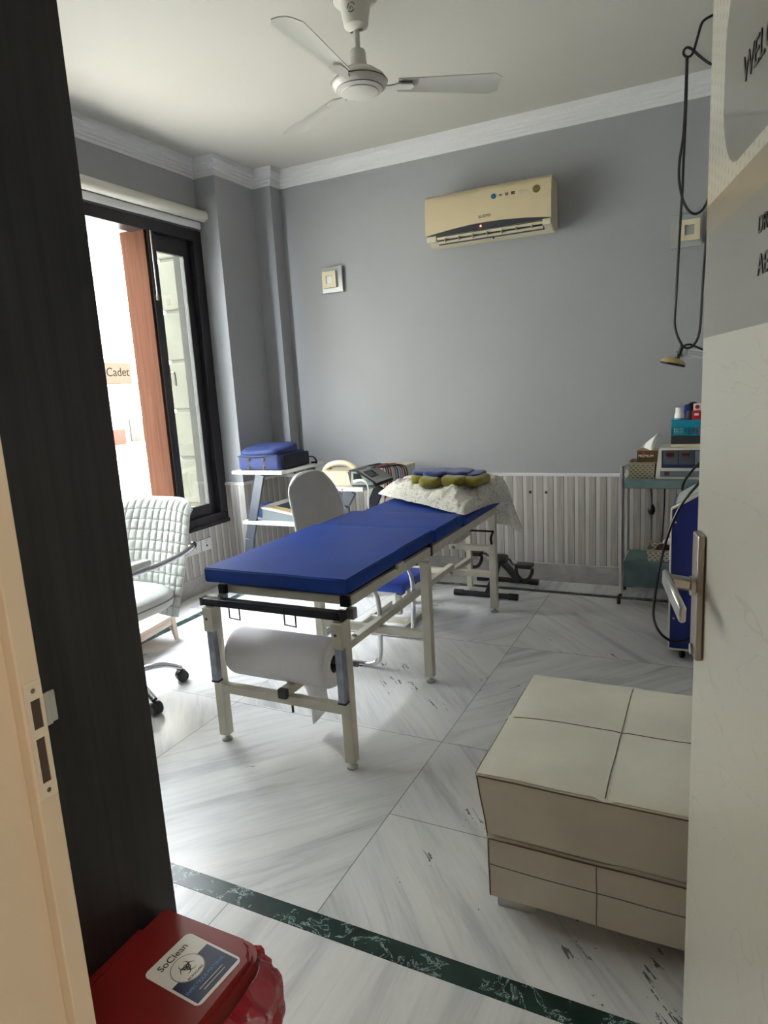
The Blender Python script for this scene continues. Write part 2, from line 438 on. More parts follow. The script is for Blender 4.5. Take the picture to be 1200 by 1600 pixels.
def sqtube(bm, a, b, w, h=None, bev=.002, mi=0, up=(0, 0, 1)):
    """square bar between two points"""
    h = h or w; a = Vector(a); b = Vector(b); d = (b-a); L = d.length; d.normalize()
    upv = Vector(up); s = d.cross(upv)
    if s.length < 1e-3: s = d.cross(Vector((0, 1, 0)))
    s.normalize(); t = s.cross(d).normalized()
    tmp = B(-w/2, w/2, -h/2, h/2, 0, L, bev=bev, seg=1)
    mtx = Matrix(((s.x, t.x, d.x, a.x), (s.y, t.y, d.y, a.y), (s.z, t.z, d.z, a.z), (0, 0, 0, 1)))
    tmp.transform(mtx)
    me = bpy.data.meshes.new('t'); tmp.to_mesh(me); tmp.free()
    k = len(bm.faces); bm.from_mesh(me); bpy.data.meshes.remove(me)
    bm.faces.ensure_lookup_table()
    for f in bm.faces[k:]: f.material_index = mi
    return bm
def lathe(bm, prof, c, axis=(0, 0, 1), seg=32, mi=0):
    """prof: (radius, height) along axis from c"""
    ax = Vector(axis).normalized(); s, t = frame_of(ax); c = Vector(c); rings = []
    for r, h in prof:
        if r < 1e-5: rings.append([bm.verts.new(c+ax*h)])
        else: rings.append([bm.verts.new(c+ax*h+(s*math.cos(2*PI*k/seg)+t*math.sin(2*PI*k/seg))*r) for k in range(seg)])
    for a, b2 in zip(rings, rings[1:]):
        for k in range(seg):
            if len(a) == 1 and len(b2) == 1: continue
            if len(a) == 1: f = bm.faces.new((a[0], b2[(k+1) % seg], b2[k]))
            elif len(b2) == 1: f = bm.faces.new((a[k], a[(k+1) % seg], b2[0]))
            else: f = bm.faces.new((a[k], a[(k+1) % seg], b2[(k+1) % seg], b2[k]))
            f.material_index = mi
    if len(rings[0]) > 1: bm.faces.new(rings[0]).material_index = mi
    if len(rings[-1]) > 1: bm.faces.new(rings[-1]).material_index = mi
    return bm
def prism(bm, poly, ax, lo, hi, bev=0, mi=0):
    """poly: 2D points in the two axes other than ax (order x,y,z without ax)"""
    def P(a, b2, c):
        return {0: (c, a, b2), 1: (a, c, b2), 2: (a, b2, c)}[ax]
    v0 = [bm.verts.new(P(a, b2, lo)) for a, b2 in poly]; v1 = [bm.verts.new(P(a, b2, hi)) for a, b2 in poly]
    n = len(poly); fs = [bm.faces.new(v0), bm.faces.new(v1)]
    for i in range(n): fs.append(bm.faces.new((v0[i], v0[(i+1) % n], v1[(i+1) % n], v1[i])))
    for f in fs: f.material_index = mi
    if bev:
        es = set(e for f in fs for e in f.edges)
        bmesh.ops.bevel(bm, geom=list(es), offset=bev, segments=2, affect='EDGES', clamp_overlap=True)
    return bm
def grid(bm, f, nu, nv, closeu=False, mi=0):
    V = [[bm.verts.new(f(i/(nu if closeu else nu-1), j/(nv-1))) for j in range(nv)] for i in range(nu)]
    for i in range(nu if closeu else nu-1):
        for j in range(nv-1):
            bm.faces.new((V[i][j], V[(i+1) % nu][j], V[(i+1) % nu][j+1], V[i][j+1])).material_index = mi
    return V
def text(name, s, size, origin, xdir, ydir, m, parent, depth=.0006, align='LEFT', sx=1.0):
    cu = bpy.data.curves.new('t', 'FONT'); cu.body = s; cu.size = size; cu.extrude = depth; cu.align_x = align
    o = bpy.data.objects.new('t', cu); COL.objects.link(o)
    dg = bpy.context.evaluated_depsgraph_get()
    me = bpy.data.meshes.new_from_object(o.evaluated_get(dg))
    bpy.data.objects.remove(o)
    x = Vector(xdir).normalized(); y = Vector(ydir).normalized(); z = x.cross(y).normalized(); c = Vector(origin)
    bm = nb(); bm.from_mesh(me); bpy.data.meshes.remove(me)
    bm.transform(Matrix(((x.x*sx, y.x, z.x, c.x), (x.y*sx, y.y, z.y, c.y), (x.z*sx, y.z, z.z, c.z), (0, 0, 0, 1))))
    return obj(name, bm, m, parent)
def superbox(cx, cy, cz, hx, hy, hz, p=5, nu=28, nv=18, f=None):
    """rounded, slightly swollen cushion"""
    bm = nb()
    def pw(v, e): return math.copysign(abs(v)**e, v)
    e = 2/p
    def g(u, v):
        a = u*2*PI; b2 = (v-.5)*PI
        b2 = max(-PI/2+1e-3, min(PI/2-1e-3, b2))
        x = pw(math.cos(b2), e)*pw(math.cos(a), e); y = pw(math.cos(b2), e)*pw(math.sin(a), e); z = pw(math.sin(b2), e)
        q = Vector((cx+hx*x, cy+hy*y, cz+hz*z))
        return f(q, x, y, z) if f else q
    V = grid(bm, g, nu, nv, closeu=True)
    bm.faces.new([r[0] for r in V]); bm.faces.new([r[-1] for r in V])
    return bm
def subsurf(n=1):
    def f(o):
        md = o.modifiers.new('s', 'SUBSURF'); md.levels = n; md.render_levels = n
    return f
def setxf(m):
    global XF
    XF = m

# ================================================================== the room
XL, YB, XR, YF, ZC = -3.36, 4.587, .58, .42, 3.04
def rectpath(bm, path, prof):
    """sweep profile (offset to the right, z) along a rectilinear 2D path, mitred"""
    rings = []
    n = len(path)
    dirs = [(Vector(path[i+1])-Vector(path[i])).normalized() for i in range(n-1)]
    for i in range(n):
        p = Vector(path[i]); ring = []
        for off, z in prof:
            if i == 0: nn = Vector((dirs[0].y, -dirs[0].x))*off
            elif i == n-1: nn = Vector((dirs[-1].y, -dirs[-1].x))*off
            else:
                a = Vector((dirs[i-1].y, -dirs[i-1].x)); b = Vector((dirs[i].y, -dirs[i].x)); nn = (a+b)*off
            ring.append(bm.verts.new((p.x+nn.x, p.y+nn.y, z)))
        rings.append(ring)
    k = len(prof)
    for i in range(n-1):
        for j in range(k): bm.faces.new((rings[i][j], rings[i][(j+1) % k], rings[i+1][(j+1) % k], rings[i+1][j]))
    bm.faces.new(rings[0]); bm.faces.new(rings[-1])
    return bm
struct('floor', B(-3.9, 2.0, -2.7, 4.75, -.1, 0), 'marble')
struct('ceiling', B(-3.5, 2.0, -2.7, 4.75, ZC, ZC+.12), 'ceiling')
WY0, WY1, WZ0, WZ1 = 1.10, 4.02, .475, 2.575        # window hole, widened out of view to let in more daylight
w = nb()
box(w, XL-.24, XL, YF-.2, WY0, 0, ZC); box(w, XL-.24, XL, WY1, YB+.16, 0, ZC)
box(w, XL-.24, XL, WY0, WY1, 0, WZ0); box(w, XL-.24, XL, WY0, WY1, WZ1, ZC)
box(w, XL, -3.18, WY1, YB, 0, ZC)
struct('wall_left', w, 'wall')
w = B(XL, XR+.16, YB, YB+.16, 0, ZC); box(w, -3.18, -3.02, 4.46, YB, 0, ZC)
struct('wall_back', w, 'wall')
struct('wall_right', B(XR, XR+.16, YF-.2, YB, 0, ZC), 'wall')
w = B(XL, -.655, .20, YF, 0, ZC); box(w, .185, XR, .20, YF, 0, ZC); box(w, -.655, .185, .20, YF, 2.16, ZC)
struct('wall_front', w, 'wall')
w = B(-2.1, -2.0, -2.7, .2, 0, ZC); box(w, 1.9, 2.0, -2.7, .2, 0, ZC); box(w, -2.1, 2.0, -2.7, -2.6, 0, ZC); box(w, XR+.16, 2.0, .1, .2, 0, ZC)
struct('wall_hall', w, 'halltile')
path = [(XL, YF), (XL, 4.02), (-3.18, 4.02), (-3.18, 4.46), (-3.02, 4.46), (-3.02, YB), (XR, YB), (XR, YF)]
cor = [(0, 2.925), (.012, 2.925), (.014, 2.943), (.022, 2.946), (.024, 2.962), (.034, 2.966), (.036, 2.982), (.047, 2.987), (.05, 3.003), (.062, 3.008), (.064, 3.04), (0, 3.04)]
struct('trim_1', rectpath(nb(), path, cor), 'cornice')
w = nb()
rectpath(w, [(XL, YF), (XL, 4.02)], [(0, .13), (.008, .13), (.008, WZ0), (0, WZ0)])
rectpath(w, path[1:], [(0, .13), (.010, .13), (.010, .745), (0, .745)])
struct('trim_2', w, 'plank')
struct('trim_3', rectpath(nb(), path[1:], [(0, .745), (.016, .745), (.018, .758), (0, .766)]), 'cornice')
w = rectpath(nb(), path[:6], [(0, 0), (.018, 0), (.018, .125), (.012, .13), (0, .13)])
struct('baseboard_left', w, 'skirt')
struct('baseboard_back', rectpath(nb(), path[5:], [(0, 0), (.018, 0), (.018, .125), (.012, .13), (0, .13)]), 'skirt')
gs = nb()
box(gs, -3.06, .31, 1.268, 1.332, 0.0, .0012); box(gs, -3.06, .31, 4.30, 4.35, 0, .0012)
box(gs, -3.06, -3.0, 1.332, 4.30, 0, .0012); box(gs, .25, .31, 1.332, 4.30, 0, .0012)
struct('trim_4', gs, 'green')

# door frame with its rebate
jm = nb()
box(jm, -.70, -.615, .394, .4185, 0, 2.16, bev=.002); box(jm, -.70, -.628, .15, .395, 0, 2.16, bev=.003)

box(jm, .185, .24, .15, .44, 0, 2.16, bev=.003); box(jm, -.70, .24, .15, .44, 2.13, 2.20, bev=.003)
struct('door_1', jm, 'jamb')
sp = thing('strike_plate', 'steel strike plate screwed to the cream door jamb', 'strike plate', (-.614, .40, 1.02))
b_ = nb()
for (z0, z1, y0, y1) in ((1.126, 1.146, .3965, .4165), (1.084, 1.094, .3965, .4165), (1.017, 1.034, .3965, .4165),
                          (1.094, 1.126, .3965, .402), (1.094, 1.126, .413, .4165), (1.034, 1.084, .3965, .4015), (1.034, 1.084, .4115, .4165)):
    box(b_, -.6152, -.6132, y0, y1, z0, z1)
obj('plate', b_, 'platecream', sp)
b_ = nb(); box(b_, -.6150, -.6134, .4165, .424, 1.092, 1.128, bev=.0008); box(b_, -.618, -.6145, .423, .431, 1.093, 1.127, bev=.0008)
obj('lip', b_, 'steel', sp, label='folded steel lip')
obj('latch_recess', B(-.6151, -.6145, .402, .413, 1.094, 1.126), 'cardboard', sp)
obj('bolt_recess', B(-.6151, -.6145, .4015, .4115, 1.034, 1.084), 'cardboard', sp)
for z in (1.136, 1.0255):
    obj('screw', lathe(nb(), [(.0026, 0), (.0026, .0006), (0, .0010)], (-.6133, .4065, z), (1, 0, 0), 12), 'bronze', sp)

# dark cupboard whose end panel fills the left edge
cu_ = thing('wardrobe', 'tall black woodgrain cupboard end panel filling the left edge', 'cupboard', (-1.6, .7, 0))
obj('side_panel', B(-1.075, -1.05, .43, .945, 0, 2.98), 'darkwood', cu_)
c_ = nb(); box(c_, -2.3, -1.076, .43, .925, .06, 2.98); obj('carcass', c_, 'darkwood', cu_)
for i in range(2):
    x0 = -2.29+.605*i
    d_ = obj('door', B(x0, x0+.60, .926, .944, .07, 2.96, bev=.002), 'darkwood', cu_)
    obj('handle', sqtube(nb(), (x0+(.55 if i == 0 else .05), .958, 1.0), (x0+(.55 if i == 0 else .05), .958, 1.25), .012), 'bronze', d_)

# ------------------------------------------------------------------ window
win = thing('window_1', 'tall dark-framed window with two lights beside the blind', 'window', (XL, 3.04, WZ0)); win['kind'] = 'structure'
f = nb()
x0, x1 = -3.47, -3.345
box(f, x0, x1, WY0, WY1, WZ0, WZ0+.07, bev=.004); box(f, x0, x1, WY0, WY1, 2.50, WZ1, bev=.004)
box(f, x0, x1, WY0, WY0+.06, WZ0+.07, 2.50, bev=.004); box(f, x0, x1, WY1-.09, WY1, WZ0+.07, 2.50, bev=.004)
box(f, x0, x1, 3.494, 3.56, WZ0+.07, 2.50, bev=.004); box(f, x0, x1, 2.52, 2.60, WZ0+.07, 2.50, bev=.004); box(f, x0, x1, 1.62, 1.68, WZ0+.07, 2.50, bev=.004)
box(f, x1-.01, x1+.012, WY0-.02, WY1, WZ0-.012, WZ0+.018, bev=.003)
obj('window_frame', f, 'winframe', win)
def sash(y0, y1, w_, glass=True):
    s = nb(); sx0, sx1 = -3.425, -3.385
    z0, z1 = WZ0+.06, 2.51
    box(s, sx0, sx1, y0, y0+w_, z0, z1, bev=.004); box(s, sx0, sx1, y1-w_, y1, z0, z1, bev=.004)
    box(s, sx0, sx1, y0+w_, y1-w_, z0, z0+.09, bev=.004); box(s, sx0, sx1, y0+w_, y1-w_, z1-.12, z1, bev=.004)
    so = obj('sash', s, 'winframe', win)
    obj('pane', B(-3.408, -3.402, y0+w_-.005, y1-w_+.005, z0+.085, z1-.115), 'glass', so)
    return so
s1 = sash(3.52, 3.945, .085)
s2 = sash(1.65, 2.56, .07)  # this sash and the next fill the widened, unseen part
s3 = sash(1.14, 1.65, .07)
# espagnolette bolt and handle on the sash stile
b_ = nb(); tube(b_, [(-3.338, 3.515, 2.50), (-3.338, 3.515, 2.10)], .006); box(b_, -3.345, -3.33, 3.505, 3.525, 2.06, 2.10, bev=.003)
obj('bolt', b_, 'bronze', s1)
b_ = nb(); box(b_, -3.36, -3.345, 3.545, 3.565, 1.50, 1.62, bev=.003); tube(b_, [(-3.335, 3.555, 1.59), (-3.31, 3.56, 1.585), (-3.305, 3.56, 1.50)], .007, sm=4)
obj('handle', b_, 'bronze', s1)
# the outward standing sash, edge lit from outside
so = obj('open_sash', B(-3.565, -3.352, 3.470, 3.493, WZ0+.06, 2.51, bev=.003), 'redwood', win, label='reddish wooden board of the opened light')
obj('stay', sqtube(nb(), (-3.50, 2.93, 2.49), (-3.50, 2.93, 2.42), .012), 'bronze', win)
# roller blind
rb = thing('roller_blind', 'cream rolled-up roller blind above the dark window', 'blind', (-3.30, 3.1, 2.6))
obj('roll', lathe(nb(), [(.0, 0), (.038, 0.0), (.038, 2.95), (.0, 2.95)], (-3.302, 1.07, 2.668), (0, 1, 0), 24), 'whiteplas', rb, smooth=True)
b_ = nb(); box(b_, -3.345, -3.322, 1.05, 4.005, 2.585, 2.632, bev=.006)
obj('bottom_bar', b_, 'white', rb)
for y in (1.06, 4.008): obj('bracket', B(-3.359, -3.27, y, y+.008, 2.63, 2.705, bev=.002), 'whiteplas', rb)

# ------------------------------------------------------------------ outside the window
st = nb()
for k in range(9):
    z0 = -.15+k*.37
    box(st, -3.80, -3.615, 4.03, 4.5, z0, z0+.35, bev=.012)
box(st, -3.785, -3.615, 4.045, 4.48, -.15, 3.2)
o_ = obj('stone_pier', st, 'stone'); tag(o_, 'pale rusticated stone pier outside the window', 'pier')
struct('trim_5', B(-3.612, -3.471, 4.002, 4.0195, WZ0-.02, WZ1), 'greystone')  # dark lining added over the outer reveal, which daylight would wash out
hs = thing('neighbouring_house', 'sunlit cream house across the street behind the window', 'building', (-9.5, 8, -3))
obj('facade', B(-10.5, -9.0, -14, 18, -3, 7), 'facade', hs)  # extended out of view to block low sky light from the back wall
for k, (z0, z1, xx) in enumerate(((1.60, 1.66, -8.9), (1.25, 1.28, -8.93), (1.40, 1.43, -8.93), (4.0, 4.2, -8.9))):
    obj('ledge', B(-9.0, xx, 4, 13, z0, z1), 'stone', hs)
obj('window', B(-9.0, -8.97, 8.45, 8.80, .72, 1.10), 'greystone', hs)
obj('red_panel', B(-9.0, -8.96, 7.9, 8.32, .70, .95), 'brick', hs)
sb = obj('sign_board', B(-9.0, -8.97, 7.85, 8.62, 1.70, 2.05, bev=.006), 'signtan', hs)
text('lettering', 'Cadet', .20, (-8.968, 8.08, 1.83), (0, 1, 0), (0, 0, 1), 'signink', sb, sx=1.0)
yw = thing('yard_wall', 'low yard wall outside, pale then sand coloured', 'wall', (-8.5, 8.2, -3))
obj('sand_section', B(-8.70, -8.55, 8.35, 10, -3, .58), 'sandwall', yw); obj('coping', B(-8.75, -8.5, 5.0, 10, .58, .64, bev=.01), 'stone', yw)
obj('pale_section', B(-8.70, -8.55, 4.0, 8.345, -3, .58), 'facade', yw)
struct('ground_1', B(-40, -3.9, -20, 40, -3.2, -3), 'ground')

# ------------------------------------------------------------------ door leaf (opened inwards)
dl = thing('door_2', 'open glossy pale door with grey printed film', 'door', tuple(DE+DD*.4)); dl['kind'] = 'structure'
def dp(u, n, z): return DE+DD*u-DN*n+Vector((0, 0, z))      # n>0 towards the room side seen by the camera
nsign = 1 if (Vector((0, 0, 0))-DE).dot(DN) < 0 else -1
def dq(u, n, z): return DE+DD*u+DN*(-nsign*n)+Vector((0, 0, z))
bm = nb()
vs = []
box(bm, 0, .80, -.042, 0, .012, 2.12, bev=.0025, seg=1)
Mx = Matrix(((DD.x, -nsign*DN.x, 0, DE.x), (DD.y, -nsign*DN.y, 0, DE.y), (0, 0, 1, 0), (0, 0, 0, 1)))
bm.transform(Mx); obj('door_leaf', bm, 'door', dl)
def dobj(name, bm, m, par, **k):
    bm.transform(Mx); return obj(name, bm, m, par, **k)
dobj('handle_plate', B(.028, .072, 0, .012, .952, 1.160, bev=.003), 'bronze', dl)
hd = nb()
tube(hd, [(.05, .010, 1.073), (.05, .018, 1.073)], .016, 20)
sqtube(hd, (.046, .014, 1.074), (.040, .056, 1.080), .020, .020, bev=.004)
sqtube(hd, (.030, .053, 1.083), (.165, .048, 1.062), .010, .027, bev=.003)
dobj('lever_handle', hd, 'steel', dl, smooth=True)
dobj('lock_barrel', lathe(nb(), [(.009, 0), (.009, .016), (.004, .017), (0, .017)], (.05, 0, .965), (0, 1, 0), 16), 'bronze', dl)
hn = -.042
for z in (.25, 1.1, 1.9): dobj('hinge', lathe(nb(), [(.006, 0), (.006, .1)], (.803, -.012, z), (0, 0, 1), 10), 'steel', dl)
xd = DD; nv = (DN*(-nsign))
text('lettering', 'WELCOME', .044, dq(.19, .0006, 1.756), xd, (0, 0, 1), 'black', dl, sx=1.0)
text('lettering', 'DR', .027, dq(.283, .0006, 1.566), xd, (0, 0, 1), 'black', dl)
text('lettering', 'AE', .034, dq(.288, .0006, 1.519), xd, (0, 0, 1), 'black', dl)

# ================================================================== things on walls and ceiling
# ceiling fan
FX, FY = -1.397, 2.80
fan = thing('ceiling_fan', 'white ceiling fan on a short rod at ceiling centre', 'ceiling fan', (FX, FY, ZC))
obj('canopy', lathe(nb(), [(.0, 2.885), (.026, 2.885), (.050, 2.90), (.062, 2.975), (.062, 2.985), (.088, 2.992), (.092, 3.0), (.088, 3.012), (.04, 3.04), (0, 3.04)], (FX, FY, 0), seg=40), 'fan', fan, smooth=True)
obj('trim_ring', lathe(nb(), [(.0915, 2.9985), (.0935, 3.001), (.0915, 3.0035)], (FX, FY, 0), seg=40), 'maroon', fan, smooth=True, label='thin dark red ring')
bg_ = nb()
for a0, a1 in ((.3, 1.5), (2.0, 3.3), (3.9, 5.6)):
    pts = []
    for k in range(9):
        a = a0+(a1-a0)*k/8
        px, pz = math.cos(a)*.017, 2.945+math.sin(a)*.017
        pts.append((FX+.012+px, FY-.0625, pz))
    tube(bg_, pts, .0016, 6)
tube(bg_, [(FX+.003, FY-.0625, 2.95), (FX+.008, FY-.0625, 2.937), (FX+.012, FY-.0625, 2.95), (FX+.02, FY-.0625, 2.94)], .0014, 6)
lg = obj('logo', bg_, 'ink', fan)
obj('downrod', T([(FX, FY, 2.89), (FX, FY, 2.78)], .0125, 16), 'fan', fan, smooth=True)
obj('bolt', T([(FX-.028, FY, 2.885), (FX+.028, FY, 2.885)], .005, 8), 'bronze', fan)
obj('bolt', T([(FX-.02, FY-.01, 2.80), (FX+.02, FY-.01, 2.80)], .005, 8), 'bronze', fan)
obj('motor_cap', lathe(nb(), [(.016, 2.815), (.030, 2.81), (.034, 2.80), (.036, 2.745), (.044, 2.735), (0, 2.735)], (FX, FY, 0), seg=32), 'fan', fan, smooth=True)
obj('motor_housing', lathe(nb(), [(0, 2.742), (.050, 2.738), (.075, 2.729), (.108, 2.705), (.118, 2.690), (.119, 2.678), (.112, 2.668), (.100, 2.662), (.098, 2.657), (.080, 2.650), (.078, 2.646), (.055, 2.640), (0, 2.636)], (FX, FY, 0), seg=56), 'fan', fan, smooth=True)
b_ = nb(); lathe(b_, [(.1195, 2.6835), (.1215, 2.686), (.1185, 2.689)], (FX, FY, 0), seg=56); lathe(b_, [(.099, 2.6605), (.1005, 2.6595), (.0985, 2.6575)], (FX, FY, 0), seg=56)
obj('motor_trim', b_, 'maroon', fan, smooth=True)
for ang in (32, 152, 272):
    a = math.radians(ang); R_ = Matrix.Translation((FX, FY, 2.678)) @ Matrix.Rotation(a, 4, 'Z')
    bm = nb()
    n = 14; rows = []
    for i in range(n):
        t = i/(n-1); r = .165+.445*t; wd = .042+.028*t if t < .93 else .068*(1-(t-.93)*5)
        pitch = math.radians(-11)
        ro = []
        for s_, zz in ((-1, 0), (-.4, .006), (.4, .006), (1, 0)):
            yy = s_*wd; ro.append(Vector((r, yy*math.cos(pitch), yy*math.sin(pitch)+zz)))
        lo_ = [v-Vector((0, 0, .0035)) for v in reversed(ro)]
        rows.append([bm.verts.new(v) for v in ro+lo_])
    for p, q in zip(rows, rows[1:]):
        for k in range(8): bm.faces.new((p[k], p[(k+1) % 8], q[(k+1) % 8], q[k]))
    bm.faces.new(rows[0]); bm.faces.new(rows[-1]); bm.transform(R_)
    bl = obj('blade', bm, 'fanblade', fan, smooth=True)
    bm = nb(); prism(bm, [(.095, -.012), (.13, -.010), (.165, -.030), (.225, -.026), (.235, 0), (.225, .026), (.165, .030), (.13, .010), (.095, .012)], 2, -.010, -.004, bev=.001)
    bm.transform(R_); obj('blade_bracket', bm, 'fanblade', bl)

# split air conditioner
ac = thing('air_conditioner', 'yellowed wall-mounted split air conditioner high on back wall', 'air conditioner', (-1.35, YB, 2.3))
AX0, AX1 = -1.757, -.930
pf = [(YB-.001, 2.335), (YB-.001, 2.615), (4.43, 2.625), (4.40, 2.60), (4.385, 2.40), (4.388, 2.37), (4.41, 2.335), (4.46, 2.312), (4.52, 2.305)]
obj('casing', prism(nb(), pf, 0, AX0+.004, AX1-.004, bev=.006), 'acplas2', ac)
fp = [(4.43, 2.627), (4.398, 2.618), (4.384, 2.595), (4.372, 2.50), (4.370, 2.405)]
def acy(z):
    for (ya, za), (yb, zb) in zip(fp, fp[1:]):
        if zb <= z <= za: return ya+(yb-ya)*(za-z)/(za-zb)
    return 4.370
bm = nb()
NX, NZ = 28, 12
V = [[None]*NZ for _ in range(NX)]
def lowz(t): return 2.372+.032*math.sin(t*PI)+.0
for i in range(NX):
    t = i/(NX-1); x = AX0+(AX1-AX0)*t; zl = lowz(t)
    for j in range(NZ):
        z = zl+(2.627-zl)*j/(NZ-1); V[i][j] = bm.verts.new((x, acy(z), z))
for i in range(NX-1):
    for j in range(NZ-1): bm.faces.new((V[i][j], V[i+1][j], V[i+1][j+1], V[i][j+1]))
r_ = bmesh.ops.extrude_face_region(bm, geom=bm.faces[:])
bmesh.ops.translate(bm, verts=[v for v in r_['geom'] if isinstance(v, bmesh.types.BMVert)], vec=(0, .012, 0))
obj('front_panel', bm, 'acplas', ac, smooth=True)
bm = nb()
for i in range(NX-1):
    t = i/(NX-1); t2 = (i+1)/(NX-1); xa = AX0+.01+(AX1-AX0-.02)*t; xb = AX0+.01+(AX1-AX0-.02)*t2
    f_ = [bm.verts.new(c) for c in ((xa, 4.381, 2.366), (xb, 4.381, 2.366), (xb, 4.381, lowz(t2)+.001), (xa, 4.381, lowz(t)+.001))]; bm.faces.new(f_)
bmesh.ops.remove_doubles(bm, verts=bm.verts[:], dist=.0001)
r_ = bmesh.ops.extrude_face_region(bm, geom=bm.faces[:]); bmesh.ops.translate(bm, verts=[v for v in r_['geom'] if isinstance(v, bmesh.types.BMVert)], vec=(0, .02, 0))
obj('dark_visor', bm, 'darkplas', ac)
obj('air_outlet', prism(nb(), [(4.3835, 2.358), (4.3945, 2.3), (4.3, 2.3), (4.3, 2.358)][::1] and [(4.384, 2.362), (4.40, 2.334), (4.432, 2.315), (4.44, 2.32), (4.42, 2.37)], 0, AX0+.072, AX1-.055), 'darkplas', ac)
for k, (y, z) in enumerate(((4.381, 2.350), (4.400, 2.327))):
    obj('louvre', B(AX0+.075, AX1-.058, y-.004, y+.014, z-.003, z+.003, bev=.001, rot=Matrix.Rotation(math.radians(-38), 3, 'X')), 'acplas2', ac)
for k in range(7): obj('vertical_vane', B(AX0+.13+k*.095, AX0+.134+k*.095, 4.378, 4.40, 2.318, 2.36, rot=Matrix.Rotation(math.radians(-38), 3, 'X')), 'acplas2', ac)
obj('end_cheek', B(AX0+.004, AX0+.072, 4.377, 4.42, 2.332, 2.368, bev=.003), 'acplas2', ac)
obj('end_cheek', B(AX1-.056, AX1-.004, 4.377, 4.42, 2.332, 2.368, bev=.003), 'acplas2', ac)
obj('standby_light', lathe(nb(), [(.006, 0), (.005, .002), (0, .003)], (-1.380, 4.381, 2.386), (0, -1, 0), 12), 'ledred', ac)
text('lettering', 'LLOYD', .024, (-1.390, 4.3692, 2.432), (1, 0, 0), (0, 0, 1), 'ink', ac, sx=1.1)
for x, z, r, m_ in ((-1.290, 2.548, .0165, 'bluestick'), (-1.020, 2.548, .023, 'gold')):
    st_ = obj('sticker', lathe(nb(), [(r, -.004), (r, .0022), (0, .0022)], (x, acy(z)-.0004, z), (0, -1, .18), 24), m_, ac)
bm = nb()
box(bm, -1.252, -1.236, acy(2.548)-.0015, acy(2.548), 2.543, 2.553); obj('sticker', bm, 'gold', ac)
for x, w_ in ((-1.205, .018), (-1.165, .024)):
    bm = nb(); y_ = acy(2.548)-.0015
    box(bm, x-w_/2, x-.001, y_, y_+.002, 2.549, 2.556); box(bm, x+.001, x+w_/2, y_, y_+.002, 2.549, 2.556); box(bm, x-w_/2, x+w_/2, y_, y_+.002, 2.540, 2.547)
    obj('sticker', bm, 'ink', ac)
bm = nb(); y_ = acy(2.548)-.0012
for k in range(3): box(bm, -1.125, -1.06-.01*k, y_, y_+.002, 2.541+k*.006, 2.5425+k*.006)
obj('sticker', bm, 'panelgrey', ac)
obj('sensor', lathe(nb(), [(.006, 0), (.005, .004), (0, .005)], (-1.315, 4.44, 2.314), (0, -.3, -1), 12), 'ink', ac)

# two square wall lights
def wall_light(cx, cz, label, ci):
    t = thing('wall_light', label, 'wall light', (cx, YB, cz), 'square wall lights on the back wall')
    obj('glass_plate', B(cx-.088, cx+.088, 4.558, 4.564, cz-.093, cz+.093, bev=.002), 'sconceglass', t)
    obj('mount', B(cx-.05, cx+.05, 4.563, YB, cz-.05, cz+.05), 'white', t)
    bm = nb(); ix = cx+ci
    for a in ((ix-.056, ix+.056, cz+.028, cz+.058), (ix-.056, ix+.056, cz-.058, cz-.028), (ix-.056, ix-.026, cz-.028, cz+.028), (ix+.026, ix+.056, cz-.028, cz+.028)):
        box(bm, a[0], a[1], 4.538, 4.559, a[2], a[3])
    obj('face_block', bm, 'sconcein', t)
    obj('centre_glass', B(ix-.026, ix+.026, 4.545, 4.559, cz-.028, cz+.028), 'sconceglass', t)
wall_light(-2.598, 2.219, 'small square cream wall light left of the air conditioner', -.015)
wall_light(-.185, 2.213, 'square cream wall light beside the hanging black cable', .02)

# sockets under the window
for k, (ya, yb) in enumerate(((3.385, 3.525), (3.53, 3.668), (3.677, 3.785))):
    t = thing('wall_socket', ['white plain wall plate half behind the chair under window', 'white three-pin wall socket, middle plate under the window', 'white switched wall socket plate nearest the corner pillar'][k], 'wall socket', (XL+.008, (ya+yb)/2, .34), 'white wall plates under the window')
    obj('plate', B(XL+.0085, XL+.017, ya, yb, .298, .388, bev=.003), 'sockets', t)
    c = (ya+yb)/2; xx = XL+.0172
    if k == 1:
        for dy, dz in ((0, .022), (-.018, -.008), (.018, -.008)): obj('pin_hole', lathe(nb(), [(.005, 0), (0, .0006)], (xx, c+dy, .343+dz), (1, 0, 0), 12), 'ink', t)
    elif k == 2:
        obj('pin_hole', lathe(nb(), [(.009, 0), (0, .0006)], (xx, c, .335), (1, 0, 0), 14), 'ink', t)
        for z in (.357, .371): obj('rocker_line', B(xx-.0004, xx+.0006, c-.012, c+.012, z, z+.002), 'ink', t)
    else: obj('cover_line', B(xx-.0004, xx+.0006, c-.02, c+.02, .342, .344), 'seamgrey', t)

# screw holes in the panelling
for x, lab in ((-1.139, 'left chipped screw hole in the striped back panelling'), (-1.028, 'right chipped screw hole in the striped back panelling')):
    o_ = obj('screw_hole', lathe(nb(), [(.010, 0), (.008, .0012), (0, .0014)], (x, YB-.0105, .632), (0, -1, 0), 9), 'cardboard'); tag(o_, lab, 'screw hole')

